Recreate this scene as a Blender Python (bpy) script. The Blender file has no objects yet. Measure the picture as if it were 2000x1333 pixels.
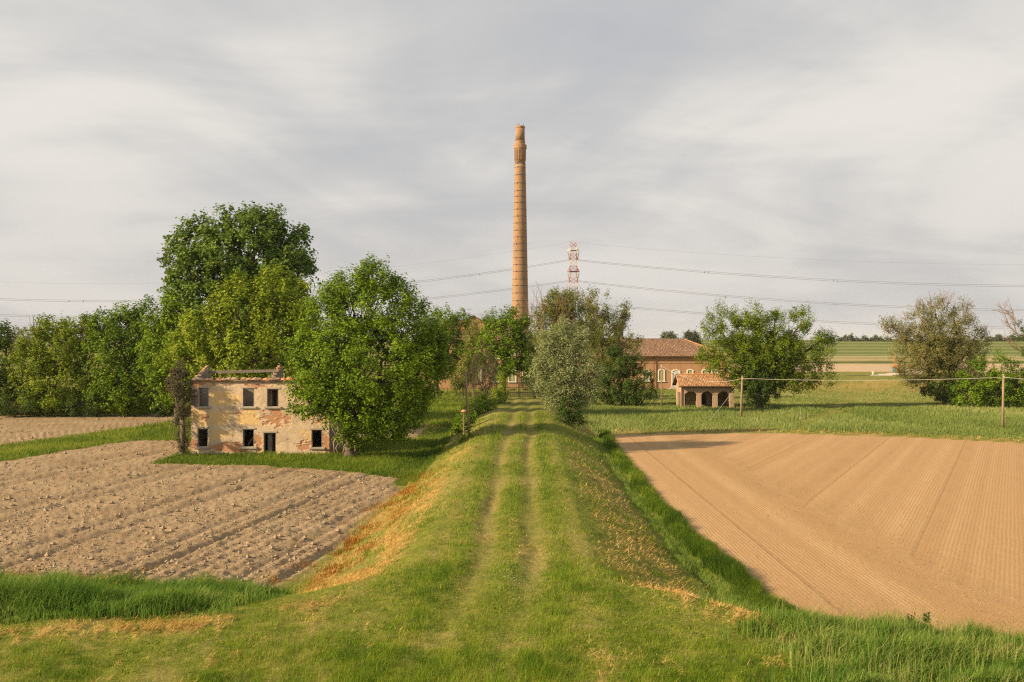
import bpy, math, random
import numpy as np
from mathutils import Vector, Matrix

S = bpy.context.scene
COL = S.collection
F = 1944.0          # focal length in photograph pixels (35 mm lens on a 36 mm wide frame)
CZ = 9.7            # eye height above the fields
HOR = 664.0         # photograph row of the horizon
rng = np.random.RandomState(7)
random.seed(7)

# ------------------------------------------------------------------ camera
cam_d = bpy.data.cameras.new('camera')
cam = bpy.data.objects.new('camera', cam_d)
COL.objects.link(cam)
cam.location = (0, 0, CZ)
cam.rotation_euler = (math.pi / 2, 0, 0)
cam_d.sensor_width = 36.0
cam_d.lens = 36.0 * F / 2000.0
cam_d.shift_y = -(666.5 - HOR) / 2000.0
cam_d.clip_start = 0.5
cam_d.clip_end = 20000
S.camera = cam

# ------------------------------------------------------------------ sun, sky, exposure
SUN_AZ, SUN_EL = math.radians(20), math.radians(25.5)     # from the left, a little behind the camera
sun_dir = Vector((-math.cos(SUN_AZ) * math.cos(SUN_EL), -math.sin(SUN_AZ) * math.cos(SUN_EL), math.sin(SUN_EL)))
sun_d = bpy.data.lights.new('sun', 'SUN')
sun = bpy.data.objects.new('sun', sun_d)
COL.objects.link(sun)
sun.rotation_euler = sun_dir.to_track_quat('Z', 'Y').to_euler()
sun.location = (-40, -20, 40)
sun_d.energy = 5.0
sun_d.color = (1.0, 0.76, 0.47)
sun_d.angle = math.radians(0.9)

world = bpy.data.worlds.new('World')
S.world = world
world.use_nodes = True
S.view_settings.view_transform = 'Standard'
S.view_settings.look = 'None'
S.view_settings.exposure = 0.98
S.view_settings.gamma = 1.0
S.view_settings.use_curve_mapping = False


class NT:
    """small helper to write node trees"""
    def __init__(s, tree):
        s.t = tree
        tree.nodes.clear()

    def n(s, typ, props=None, ins=None):
        nd = s.t.nodes.new(typ)
        for k, v in (props or {}).items():
            setattr(nd, k, v)
        for k, v in (ins or {}).items():
            s.set(nd.inputs[k], v)
        return nd

    def set(s, inp, v):
        if isinstance(v, bpy.types.NodeSocket):
            s.t.links.new(v, inp)
        elif isinstance(v, (tuple, list)) and len(v) == 3 and inp.type == 'RGBA':
            inp.default_value = (v[0], v[1], v[2], 1)
        else:
            inp.default_value = v

    def m(s, op, a, b=0.0, c=0.0, clamp=False):
        nd = s.n('ShaderNodeMath', {'operation': op, 'use_clamp': clamp}, {0: a, 1: b, 2: c})
        return nd.outputs[0]

    def mix(s, f, a, b, blend='MIX'):
        nd = s.n('ShaderNodeMix', {'data_type': 'RGBA', 'blend_type': blend, 'clamp_factor': True}, {0: f, 6: a, 7: b})
        return nd.outputs[2]

    def noise(s, vec, scale, detail=2.0, rough=0.5, dist=0.0):
        ins = {'Scale': scale, 'Detail': detail, 'Roughness': rough, 'Distortion': dist}
        if vec is not None:
            ins['Vector'] = vec
        return s.n('ShaderNodeTexNoise', {}, ins).outputs[0]

    def ss(s, v, lo, hi, a=0.0, b=1.0):
        return s.n('ShaderNodeMapRange', {'interpolation_type': 'SMOOTHSTEP'},
                   {0: v, 1: lo, 2: hi, 3: a, 4: b}).outputs[0]

    def attr(s, name):
        return s.n('ShaderNodeAttribute', {'attribute_name': name}).outputs['Fac']

    def pos(s):
        return s.n('ShaderNodeNewGeometry').outputs['Position']

    def obj(s):
        return s.n('ShaderNodeTexCoord').outputs['Object']

    def scalev(s, v, sc):
        return s.n('ShaderNodeMapping', {}, {0: v, 3: sc}).outputs[0]

    def out(s, shader):
        o = s.n('ShaderNodeOutputMaterial')
        s.t.links.new(shader, o.inputs['Surface'])


# sky: Nishita seen through a thin, streaky layer of altostratus
w = NT(world.node_tree)
sky = w.n('ShaderNodeTexSky', {'sky_type': 'NISHITA', 'sun_disc': False, 'sun_elevation': SUN_EL,
                               'sun_rotation': math.atan2(-math.cos(SUN_AZ), -math.sin(SUN_AZ)),
                               'air_density': 1.0, 'dust_density': 2.0, 'ozone_density': 1.0})
gen = w.n('ShaderNodeTexCoord').outputs['Generated']
sep = w.n('ShaderNodeSeparateXYZ', {}, {0: gen})
zc = w.m('ADD', w.m('MAXIMUM', sep.outputs[2], 0.0), 0.24)
px_ = w.m('DIVIDE', sep.outputs[0], zc)
py_ = w.m('DIVIDE', sep.outputs[1], zc)
pv = w.n('ShaderNodeCombineXYZ', {}, {0: px_, 1: py_, 2: 0.0}).outputs[0]
rot = w.n('ShaderNodeMapping', {}, {0: pv, 1: (1.25, 0.3, 0), 2: (0, 0, math.radians(9)), 3: (0.95, 0.62, 1)}).outputs[0]
n1 = w.noise(rot, 0.95, 5.0, 0.5, 0.7)
rot2 = w.n('ShaderNodeMapping', {}, {0: pv, 1: (5.1, 3.3, 0), 2: (0, 0, math.radians(-22)), 3: (0.8, 1.5, 1)}).outputs[0]
n2 = w.noise(rot2, 1.7, 7.0, 0.55, 0.5)
cl = w.m('ADD', w.m('MULTIPLY', n1, 0.68), w.m('MULTIPLY', n2, 0.32))
shade = w.ss(cl, 0.39, 0.59)
ccol = w.mix(shade, (4.65, 4.66, 4.72), (6.85, 6.55, 6.08))
warm = w.ss(sep.outputs[2], 0.0, 0.22, 1.0, 0.0)
ccol = w.mix(w.m('MULTIPLY', warm, 0.5), ccol, (5.05, 4.78, 4.54))
cover = w.ss(cl, 0.30, 0.43, 0.78, 0.98)
skyc = w.mix(cover, sky.outputs[0], ccol)
bg = w.n('ShaderNodeBackground', {}, {0: skyc, 1: 0.061})
wo = w.n('ShaderNodeOutputWorld')
world.node_tree.links.new(bg.outputs[0], wo.inputs[0])
world.cycles.sampling_method = 'MANUAL'
world.cycles.sample_map_resolution = 512
S.cycles.sample_clamp_indirect = 2.5
S.cycles.max_bounces = 6
S.cycles.diffuse_bounces = 3
S.cycles.transmission_bounces = 4
S.cycles.transparent_max_bounces = 6
S.cycles.use_adaptive_sampling = False
S.cycles.use_denoising = False
S.cycles.pixel_filter_type = 'BLACKMAN_HARRIS'
S.cycles.filter_width = 1.25


# ------------------------------------------------------------------ helpers
def P(px, py, Y):
    """the world point at distance Y that stands at a photograph pixel"""
    return np.array(((px - 1000.0) * Y / F, Y, CZ - (py - HOR) * Y / F))


def tag(o, label=None, cat=None, group=None, kind=None):
    if label: o['label'] = label
    if cat: o['category'] = cat
    if group: o['group'] = group
    if kind: o['kind'] = kind
    return o


def empty(name, loc, label, cat, group=None, rz=0.0):
    o = bpy.data.objects.new(name, None)
    COL.objects.link(o)
    o.location = tuple(loc)
    o.rotation_euler = (0, 0, rz)
    o.empty_display_size = 0.3
    return tag(o, label, cat, group)


def mesh_np(name, V, faces_k, idx, mat, parent=None, smooth=False, attrs=None, origin=None):
    """mesh from numpy: V (n,3); idx flat face indices, faces_k corners per face; attrs {name: (n,) float}"""
    me = bpy.data.meshes.new(name)
    V = np.asarray(V, dtype=np.float32)
    if origin is not None:
        V = V - np.asarray(origin, dtype=np.float32)
    idx = np.asarray(idx, dtype=np.int32).ravel()
    nf = len(idx) // faces_k
    me.vertices.add(len(V))
    me.vertices.foreach_set('co', V.ravel())
    me.loops.add(len(idx))
    me.loops.foreach_set('vertex_index', idx)
    me.polygons.add(nf)
    me.polygons.foreach_set('loop_start', np.arange(nf, dtype=np.int32) * faces_k)
    me.polygons.foreach_set('loop_total', np.full(nf, faces_k, dtype=np.int32))
    me.polygons.foreach_set('use_smooth', np.full(nf, smooth, dtype=bool))
    for k, a in (attrs or {}).items():
        at = me.attributes.new(k, 'FLOAT', 'POINT')
        at.data.foreach_set('value', np.asarray(a, dtype=np.float32))
    me.update(calc_edges=True)
    if mat: me.materials.append(mat)
    o = bpy.data.objects.new(name, me)
    COL.objects.link(o)
    if parent is not None: o.parent = parent
    if origin is not None and parent is None: o.location = tuple(origin)
    return o


class MB:
    """collects simple shapes into one mesh"""
    def __init__(s):
        s.v, s.f = [], []

    def add(s, vs, fs):
        b = len(s.v)
        s.v += [tuple(p) for p in vs]
        s.f += [tuple(b + i for i in f) for f in fs]
        return s

    def box(s, x0, y0, z0, x1, y1, z1):
        return s.add([(x0, y0, z0), (x1, y0, z0), (x1, y1, z0), (x0, y1, z0), (x0, y0, z1), (x1, y0, z1), (x1, y1, z1), (x0, y1, z1)],
                     [(0, 3, 2, 1), (4, 5, 6, 7), (0, 1, 5, 4), (1, 2, 6, 5), (2, 3, 7, 6), (3, 0, 4, 7)])

    def obox(s, c, ax, ay, az):
        """box with centre c and half-axis vectors"""
        c, ax, ay, az = (np.array(q, float) for q in (c, ax, ay, az))
        vs = [c + i * ax + j * ay + k * az for k in (-1, 1) for (i, j) in ((-1, -1), (1, -1), (1, 1), (-1, 1))]
        return s.add(vs, [(0, 3, 2, 1), (4, 5, 6, 7), (0, 1, 5, 4), (1, 2, 6, 5), (2, 3, 7, 6), (3, 0, 4, 7)])

    def beam(s, a, b, w, h=None):
        a, b = np.array(a, float), np.array(b, float)
        d = b - a
        L = np.linalg.norm(d)
        d = d / L
        up = np.array((0, 0, 1.0)) if abs(d[2]) < 0.95 else np.array((0, 1.0, 0))
        x = np.cross(d, up); x /= np.linalg.norm(x)
        y = np.cross(x, d)
        return s.obox((a + b) / 2, x * w / 2, d * L / 2, y * (h or w) / 2)

    def tube(s, pts, rad, sides=6, cap=True):
        pts = [np.array(p, float) for p in pts]
        if not hasattr(rad, '__len__'): rad = [rad] * len(pts)
        b = len(s.v)
        ref = np.array((0.31, 0.95, 0.07))
        for i, p in enumerate(pts):
            d = pts[min(i + 1, len(pts) - 1)] - pts[max(i - 1, 0)]
            d = d / (np.linalg.norm(d) + 1e-9)
            x = np.cross(d, ref)
            if np.linalg.norm(x) < 0.1: x = np.cross(d, (1.0, 0, 0))
            x /= np.linalg.norm(x)
            y = np.cross(d, x)
            for k in range(sides):
                a = 2 * math.pi * k / sides
                s.v.append(tuple(p + rad[i] * (math.cos(a) * x + math.sin(a) * y)))
        for i in range(len(pts) - 1):
            for k in range(sides):
                k2 = (k + 1) % sides
                s.f.append((b + i * sides + k, b + i * sides + k2, b + (i + 1) * sides + k2, b + (i + 1) * sides + k))
        if cap:
            s.f.append(tuple(b + k for k in reversed(range(sides))))
            s.f.append(tuple(b + (len(pts) - 1) * sides + k for k in range(sides)))
        return s

    def lathe(s, prof, cx=0.0, cy=0.0, n=32):
        """prof: list of (r, z)"""
        b = len(s.v)
        for r, z in prof:
            for k in range(n):
                a = 2 * math.pi * k / n
                s.v.append((cx + r * math.cos(a), cy + r * math.sin(a), z))
        for i in range(len(prof) - 1):
            for k in range(n):
                k2 = (k + 1) % n
                s.f.append((b + i * n + k, b + i * n + k2, b + (i + 1) * n + k2, b + (i + 1) * n + k))
        s.f.append(tuple(b + k for k in reversed(range(n))))
        s.f.append(tuple(b + (len(prof) - 1) * n + k for k in range(n)))
        return s

    def prism(s, poly, a, b):
        """poly: list of 3-vectors offset by vectors a..b (a list of 2 offsets)"""
        n = len(poly)
        poly = [np.array(p, float) for p in poly]
        vs = [p + np.array(a) for p in poly] + [p + np.array(b) for p in poly]
        fs = [tuple(reversed(range(n))), tuple(range(n, 2 * n))]
        fs += [(i, (i + 1) % n, n + (i + 1) % n, n + i) for i in range(n)]
        return s.add(vs, fs)

    def build(s, name, mat, parent=None, smooth=False, origin=None):
        me = bpy.data.meshes.new(name)
        v = s.v
        if origin is not None:
            v = [(p[0] - origin[0], p[1] - origin[1], p[2] - origin[2]) for p in v]
        me.from_pydata(v, [], s.f)
        if smooth:
            me.polygons.foreach_set('use_smooth', [True] * len(me.polygons))
        me.update()
        if mat: me.materials.append(mat)
        o = bpy.data.objects.new(name, me)
        COL.objects.link(o)
        if parent is not None: o.parent = parent
        elif origin is not None: o.location = tuple(origin)
        return o


def copy_child(src, parent, loc=None):
    c = src.copy()
    COL.objects.link(c)
    c.parent = parent
    if loc is not None: c.location = loc
    return c


def vnoise(x, y, seed=0):
    x = np.asarray(x, float); y = np.asarray(y, float)
    xi, yi = np.floor(x), np.floor(y)
    xf, yf = x - xi, y - yi
    u, v = xf * xf * (3 - 2 * xf), yf * yf * (3 - 2 * yf)

    def h(i, j):
        i = i.astype(np.int64); j = j.astype(np.int64)
        k = (i * 374761393 + j * 668265263 + seed * 974634777) & 0xffffffff
        k = ((k ^ (k >> 13)) * 1274126177) & 0xffffffff
        return ((k ^ (k >> 16)) & 0xffff) / 65535.0
    return (h(xi, yi) * (1 - u) + h(xi + 1, yi) * u) * (1 - v) + (h(xi, yi + 1) * (1 - u) + h(xi + 1, yi + 1) * u) * v


def fbm(x, y, seed=0, oct=4, gain=0.5):
    a, t, s = 1.0, 0.0, 0.0
    for i in range(oct):
        s = s + a * vnoise(x * 2 ** i, y * 2 ** i, seed + i * 13)
        t += a
        a *= gain
    return s / t


def sst(x, a, b):
    t = np.clip((np.asarray(x, float) - a) / (b - a), 0, 1)
    return t * t * (3 - 2 * t)


# ------------------------------------------------------------------ the lie of the land
def lane_x(y): return np.interp(y, [20, 38, 65, 106, 150, 260], [-0.3, -0.14, 0.2, 1.1, 1.1, 1.1])
def lane_z(y): return np.interp(y, [0, 22, 30, 110, 150, 185, 230], [1.9, 1.95, 2.0, 2.0, 1.0, 0.25, 0.0])
def left_edge(y): return np.interp(y, [30, 38.8, 43.2, 62.6, 69, 80], [-9.6, -9.2, -8.4, -7.3, -7.8, -9])
def right_edge(y): return np.interp(y, [30, 36, 45, 58, 80, 105], [10.6, 10.1, 9.3, 9.1, 9.5, 10.2])
def berm_edge(x): return np.interp(x, [-40, -14, -8, -4, 3, 5, 8, 13, 40], [26.5, 26.5, 27.5, 31, 31, 29.5, 25.5, 23.6, 22.5])
def near_left(x): return np.interp(x, [-60, -21, -9, -7], [42, 40.6, 38.6, 38.6])
def near_right(x): return np.interp(x, [9.5, 10, 16, 25, 60], [37, 35.8, 31.2, 29, 27])
def far_right(x): return np.interp(x, [9, 16, 26.6, 38.5, 48, 80], [101, 103, 103.6, 99.8, 93.4, 84])
def far_left(x): return np.interp(x, [-70, -28.6, -28.3, -19.6, -12, -7], [129, 127, 77.5, 76.5, 73, 68.5])
def strip_n(x, y): return 0.967 * x - 0.254 * y          # across the green strip in the left field


def masks(x, y):
    x = np.asarray(x, float); y = np.asarray(y, float)
    wob = (fbm(x * 0.6, y * 0.6, 3) - 0.5) * 1.3
    d = {}
    # signed metres inside each field
    sl = np.minimum.reduce([left_edge(y) - x, y - near_left(x), far_left(x) - y])
    sn = strip_n(x, y)
    strip = 4.5 - np.abs(sn + 64.0)
    strip = np.where((y > 60) & (y < 126) & (x < -27), strip, -9.0)
    sl = np.minimum(sl, -strip)
    right_cut = np.where(y > 95, -36.5 - x, 99.0)
    sl = np.minimum(sl, right_cut)
    patch = np.minimum.reduce([x + 20.0, -9.4 - 0.0 * y - x, y - 98.0, 109.0 - y])
    sl = np.maximum(sl, patch)
    d['plough'] = sst(sl + wob, -0.5, 0.6)
    sr = np.minimum.reduce([x - right_edge(y), y - near_right(x), far_right(x) - y])
    d['harrow'] = sst(sr + wob * 0.25, -0.15, 0.35)
    d['strip'] = strip
    lx = lane_x(y)
    dx = x - lx
    # hay left by the mower
    h1 = fbm(x * 1.1, y * 0.55, 21, 4); h2 = fbm(x * 3.1, y * 1.7, 22, 3)
    hn = h1 * 0.5 + h2 * 0.3 + 0.2 * vnoise(x * 9.0, y * 4.0, 23)
    left_bank = sst(dx, -8.6, -6.8) * (1 - sst(dx, -4.6, -3.4)) * sst(y, 31, 36) * (1 - sst(y, 56, 70))
    right_bank = sst(dx, 3.0, 4.3) * (1 - sst(dx, 6.2, 7.2)) * sst(y, 29, 33) * (1 - sst(y, 60, 90))
    crest_r = np.exp(-((dx - 4.9 - (31 - y) * 0.55) / 0.8) ** 2) * sst(y, 23.5, 25) * (1 - sst(y, 31, 33))
    berm_l = np.exp(-((y - berm_edge(x) + 0.8) / 0.7) ** 2) * (1 - sst(x, -8, -3))
    fr = far_right(x)
    edge_far = sst(y - fr, 0.0, 1.0) * (1 - sst(y - fr, 3.0, 5.5)) * sst(x, 8, 11)
    heap = np.exp(-((y - 200) / 26) ** 2) * sst(x, 50, 60) * (1 - sst(x, 92, 100))
    lf = np.exp(-((y - 112) / 5.0) ** 2) * sst(x, -18, -13) * (1 - sst(x, -8, -5))
    lf2 = np.exp(-((dx + 4.2) / 1.0) ** 2) * sst(y, 58, 62) * (1 - sst(y, 82, 90))
    hay = np.maximum.reduce([left_bank * 1.15 * sst(hn, 0.43, 0.52), right_bank * 0.5 * sst(hn, 0.33, 0.60), crest_r * sst(hn, 0.42, 0.52),
                             berm_l * sst(hn, 0.50, 0.58), edge_far * sst(hn, 0.38, 0.55) * 0.85, heap * sst(hn, 0.36, 0.55), lf * 0.8,
                             lf2 * sst(hn, 0.47, 0.58) * 0.9,
                             0.35 * sst(hn, 0.62, 0.70) * (np.abs(dx) < 30) * (y < 60)])
    # rusty weeds round the edge of the ploughed field
    rust = np.exp(-((sl + 0.8) / 1.3) ** 2) * (y < 70) * (x < 0) * sst(fbm(x * 0.8, y * 0.8, 31), 0.42, 0.6)
    d['hay'] = np.clip(hay, 0, 1)
    d['rust'] = np.clip(rust, 0, 1)
    ly = (0.25 * sst(y, 21, 25) + 0.75 * sst(y, 26, 36)) * (1 - sst(y, 152, 160))
    bend = 0.006 * np.maximum(36 - y, 0) ** 2
    rw = 0.33 + 0.22 * vnoise(y * 0.35, y * 0.0, 5)
    wv = 0.25 * (vnoise(y * 0.16, y * 0 + 3.0, 7) - 0.5) + bend
    rl = np.exp(-((dx + 0.92 + wv) / rw) ** 2)
    rr = np.exp(-((dx - 0.92 + wv) / rw) ** 2)
    d['rut'] = np.maximum(rl, rr) * ly * np.clip(0.35 + 0.95 * fbm(x * 0.9, y * 0.22, 6, 3), 0, 1)
    # straw-coloured mown sward
    d['dry'] = np.clip(0.66 * sst(fbm(x * 0.5, y * 0.28, 41, 4), 0.42, 0.66) + 0.32 * d['rut']
                       - 0.30 * np.exp(-((dx + bend) / 0.45) ** 2) * ly - 0.3 * np.exp(-((np.abs(dx + bend) - 1.75) / 0.4) ** 2) * ly + 0.25 * np.exp(-((np.abs(dx) - 2.6) / 0.35) ** 2) * ly, 0, 1)
    d['road'] = sst(np.minimum(y - np.interp(x, [60, 96, 110, 140], [262, 263, 276, 300]), np.interp(x, [60, 96, 110, 140], [266.5, 268, 290, 318]) - y), -0.3, 0.3) * sst(x, 55, 60)
    d['farfield'] = np.maximum.reduce([sst(y, 297, 303) * (1 - sst(y, 388, 395)) * 1.0,
                                       sst(y, 448, 452) * (1 - sst(y, 505, 515)) * 0.6,
                                       sst(y, 560, 563) * (1 - sst(y, 575, 580)) * 1.0]) * sst(x, 40, 50)
    d['fardark'] = (sst(y, 412, 418) * (1 - sst(y, 440, 445))) * sst(x, 40, 50)
    return d


def H(x, y, fine=False, dm=None):
    x = np.asarray(x, float); y = np.asarray(y, float)
    lx = lane_x(y)
    dx = x - lx
    zl = lane_z(y)
    fl = np.interp(y, [25, 30, 36, 44, 70, 90, 110, 150, 230], [13, 11, 8.6, 7.6, 7.2, 7.6, 8, 8, 8])
    fr_ = np.interp(y, [25, 30, 36, 44, 70, 110, 150, 230], [10, 8.6, 7.9, 7.6, 7.6, 7.7, 8, 8])
    rl_ = lambda q, a, b: 0.82 * np.clip((q - a) / (b - a), 0, 1) + 0.18 * sst(q, a, b)
    prof = (1 - rl_(-dx, 3.0, fl)) * (1 - rl_(dx, 3.0, fr_))
    crown = -0.008 * dx * dx * (np.abs(dx) < 3) - 0.072 * (np.abs(dx) >= 3)
    z1 = zl * prof + crown * prof * 0.8
    be = berm_edge(x)
    foot = np.where(x < 0, 10.5, 8.0)
    zb = 2.0 * (1 - sst(y, be, be + foot))
    k = 0.5
    m = np.maximum(z1, zb)
    z = m + 0.25 * k * np.maximum(k - np.abs(z1 - zb), 0) ** 2 / k ** 2 * (m > 0.05)
    z = z - 0.35 * (np.clip(1 - np.abs(z1 - zb) / 1.0, 0, 1) * 0)
    # ditch along the right-hand field
    z = z - 0.2 * np.exp(-((x - right_edge(y) + 1.75) / 0.8) ** 2) * sst(y, 33, 38) * (1 - sst(y, 104, 112))
    # far flood bank
    z = z + 8.3 * sst(y, 600, 700) * sst(x, -20, 60)
    z = z + 0.5 * (fbm(x * 0.03, y * 0.03, 2, 3) - 0.5) * sst(y, 105, 130)
    z = z + np.exp(-((y - 203) / 12) ** 2) * 1.1 * sst(x, 50, 60) * (1 - sst(x, 95, 105)) * (0.6 + 0.8 * vnoise(x * 0.2, y * 0.2, 8))
    # sunken wheel ruts
    d = dm if dm is not None else masks(x, y)
    z = z - 0.19 * d['rut']
    z = z + 0.12 * (fbm(x * 0.45, y * 0.45, 9, 3) - 0.5) * (1 - d['harrow']) * (1 - 0.85 * sst(y, 55, 90))
    z = z + 0.09 * d['hay'] * fbm(x * 2.2, y * 2.2, 14, 2)
    if fine:
        near = 1 - sst(y, 90, 150)
        # ploughed ridges run nearly along the lane; clods on top
        ph = (x * 0.985 - y * 0.172)
        rid = np.sin(ph * 2 * math.pi / 0.78 + 1.2 * np.sin(y * 0.05) + 3.0 * fbm(ph * 0.4, y * 0.08, 57, 3)) * 0.5 + 0.5
        rid = rid * np.maximum(sst(fbm(x * 0.25, y * 0.1, 58, 3), 0.3, 0.62), 0.9 * sst(x, -18, -14.5))
        wt = np.maximum(sst(vnoise(ph * 0.32, y * 0.012, 51), 0.4, 0.75), sst(x, -19, -15))
        cl1 = fbm(x * 2.6, y * 2.0, 52, 3, 0.6)
        cl2 = vnoise(x * 7.0, y * 5.0, 53) ** 2
        track = np.zeros_like(x)
        for t0 in (-16.1, -17.9, -22.3, -24.1, -28.6, -30.4, -36.0, -37.8, -44.5, -46.3):
            track = np.maximum(track, np.exp(-((ph - t0) / 0.28) ** 2))
        up = 0.095 * rid * (0.25 + 0.75 * wt) + 0.15 * (cl1 - 0.35) + 0.10 * cl2
        z = z + d['plough'] * (up * (1 - 0.75 * track) - 0.12 * track) * near
        z = z + (1 - d['plough']) * (1 - d['harrow']) * 0.05 * (vnoise(x * 4, y * 4, 54) - 0.5) * near
        z = z + d['harrow'] * 0.035 * (fbm(x * 2, y * 2, 55, 3) - 0.5)
    return z
# ------------------------------------------------------------------ materials
def new_mat(name):
    m = bpy.data.materials.new(name)
    m.use_nodes = True
    return m, NT(m.node_tree)


def simple_mat(name, c1, c2, scale=3.0, rough=0.85, bump=0.0, bscale=20.0, stretch=(1, 1, 1), metal=0.0):
    m, t = new_mat(name)
    v = t.scalev(t.obj(), stretch)
    n = t.ss(t.noise(v, scale, 5, 0.6), 0.3, 0.7)
    col = t.mix(n, c1, c2)
    b = t.n('ShaderNodeBsdfPrincipled', {}, {'Base Color': col, 'Roughness': rough, 'Metallic': metal})
    if bump:
        bn = t.n('ShaderNodeBump', {}, {'Strength': 1.0, 'Distance': bump, 'Height': t.noise(v, bscale, 4, 0.6)})
        t.set(b.inputs['Normal'], bn.outputs[0])
    t.out(b.outputs[0])
    return m


def leaf_mat(name, c_dark, c_mid, c_light, trans=0.35, rough=0.55):
    """leaf colour varies from spray to spray (attribute tint), light passes through"""
    m, t = new_mat(name)
    a = t.attr('tint')
    r = t.n('ShaderNodeValToRGB', {}, {0: a})
    e = r.color_ramp.elements
    e[0].position, e[0].color = 0.1, (*c_dark, 1)
    e[1].position, e[1].color = 0.9, (*c_light, 1)
    k = e.new(0.5); k.color = (*c_mid, 1)
    b = t.n('ShaderNodeBsdfPrincipled', {}, {'Base Color': r.outputs[0], 'Roughness': rough})
    b.inputs['Specular IOR Level'].default_value = 0.12
    tr = t.n('ShaderNodeBsdfTranslucent', {}, {0: t.mix(0.5, r.outputs[0], (0.30, 0.36, 0.03), 'MIX')})
    mx = t.n('ShaderNodeMixShader', {}, {0: trans, 1: b.outputs[0], 2: tr.outputs[0]})
    t.out(mx.outputs[0])
    return m


def ground_material():
    m, t = new_mat('ground_soil_and_sward')
    p = t.pos()
    n_big = t.noise(p, 0.22, 4, 0.55)
    n_mid = t.noise(p, 1.4, 4, 0.6)
    n_fine = t.noise(p, 9.0, 4, 0.65)
    n_vf = t.noise(p, 32.0, 3, 0.6)
    plough, harrow, hay = t.attr('plough'), t.attr('harrow'), t.attr('hay')
    rust, dry, rut = t.attr('rust'), t.attr('dry'), t.attr('rut')
    g = t.mix(t.ss(n_mid, 0.35, 0.65), (0.095, 0.115, 0.014), (0.155, 0.170, 0.022))
    g = t.mix(t.ss(n_fine, 0.4, 0.75), g, (0.190, 0.185, 0.040))
    straw = t.mix(t.ss(n_fine, 0.35, 0.7), (0.20, 0.165, 0.055), (0.33, 0.25, 0.10))
    g = t.mix(t.m('MULTIPLY', dry, t.ss(n_mid, 0.25, 0.7, 0.35, 0.85)), g, straw)
    earth = t.mix(t.ss(n_fine, 0.3, 0.7), (0.15, 0.115, 0.05), (0.25, 0.18, 0.085))
    g = t.mix(t.m('MULTIPLY', rut, t.ss(n_mid, 0.42, 0.7, 0.05, 0.55)), g, earth)
    g = t.mix(t.m('MULTIPLY', rust, t.ss(n_fine, 0.3, 0.6)), g, t.mix(n_vf, (0.20, 0.085, 0.02), (0.34, 0.15, 0.035)))
    # ploughed soil
    ps = t.mix(t.ss(n_big, 0.35, 0.65), (0.238, 0.183, 0.112), (0.312, 0.246, 0.156))
    ps = t.mix(t.ss(n_fine, 0.35, 0.75), ps, (0.26, 0.160, 0.085))
    ps = t.mix(t.ss(n_vf, 0.55, 0.8, 0.0, 0.7), ps, (0.50, 0.37, 0.25))
    col = t.mix(plough, g, ps)
    # harrowed soil: fine combed lines, one darker wheel line every seven metres
    sp = t.n('ShaderNodeSeparateXYZ', {}, {0: p})
    phA = t.m('SUBTRACT', sp.outputs[0], 2.0)
    phB = t.m('SUBTRACT', t.m('MULTIPLY', sp.outputs[0], 0.893), t.m('MULTIPLY', sp.outputs[1], 0.45))
    wig = t.m('MULTIPLY', t.noise(p, 0.35, 2), 0.12)
    head = t.m('GREATER_THAN', t.attr('head'), t.ss(n_fine, 0.2, 0.8, 0.1, 0.9))
    crumb = t.attr('crumb')
    ph = t.m('ADD', t.m('ADD', t.m('MULTIPLY', phA, head), t.m('MULTIPLY', phB, t.m('SUBTRACT', 1.0, head))), wig)
    lin = t.m('SINE', t.m('MULTIPLY', ph, 2 * math.pi / 0.185))
    lin = t.m('MULTIPLY', lin, t.m('SUBTRACT', 1.0, t.m('MULTIPLY', crumb, 0.75)))
    wl = t.m('ABSOLUTE', t.m('SUBTRACT', t.m('FRACT', t.m('DIVIDE', t.m('ADD', ph, 0.5), 6.9)), 0.5))
    wl = t.m('MULTIPLY', t.ss(wl, 0.0, 0.03, 1.0, 0.0), t.ss(n_mid, 0.3, 0.6, 0.4, 1.0))
    pas = t.noise(t.n('ShaderNodeCombineXYZ', {}, {0: t.m('MULTIPLY', ph, 0.45), 1: 0.0, 2: 0.0}).outputs[0], 1.0, 2, 0.6)
    hs = t.mix(t.ss(pas, 0.36, 0.64), (0.315, 0.200, 0.098), (0.395, 0.264, 0.138))
    hs = t.mix(t.ss(n_big, 0.35, 0.7, 0.0, 0.6), hs, (0.365, 0.230, 0.112))
    hs = t.mix(t.ss(n_fine, 0.5, 0.75, 0.0, 0.65), hs, (0.27, 0.16, 0.075))
    hs = t.mix(t.m('MULTIPLY', crumb, t.ss(n_vf, 0.5, 0.62)), hs, (0.22, 0.13, 0.06))
    hs = t.mix(t.m('MULTIPLY', wl, 0.42), hs, (0.24, 0.14, 0.065))
    hs = t.mix(t.m('MULTIPLY', t.ss(lin, -1.0, 0.1, 0.22, 0.0), t.ss(pas, 0.35, 0.6, 0.3, 1.0)), hs, (0.26, 0.155, 0.07))
    col = t.mix(harrow, col, hs)
    hc = t.mix(t.ss(n_fine, 0.35, 0.7), (0.30, 0.185, 0.055), (0.46, 0.30, 0.11))
    col = t.mix(t.m('MULTIPLY', hay, t.ss(n_fine, 0.3, 0.6, 0.2, 0.75)), col, hc)
    ff = t.mix(t.ss(n_big, 0.3, 0.7), (0.36, 0.27, 0.17), (0.44, 0.33, 0.21))
    col = t.mix(t.attr('farfield'), col, ff)
    col = t.mix(t.attr('fardark'), col, (0.035, 0.055, 0.02))
    col = t.mix(t.attr('road'), col, (0.55, 0.47, 0.37))
    # the far flood bank is mown in level bands
    bands = t.m('MULTIPLY', t.attr('bank'), t.ss(t.m('SINE', t.m('MULTIPLY', t.n('ShaderNodeSeparateXYZ', {}, {0: p}).outputs[2], 3.4)), -0.3, 0.5))
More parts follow.
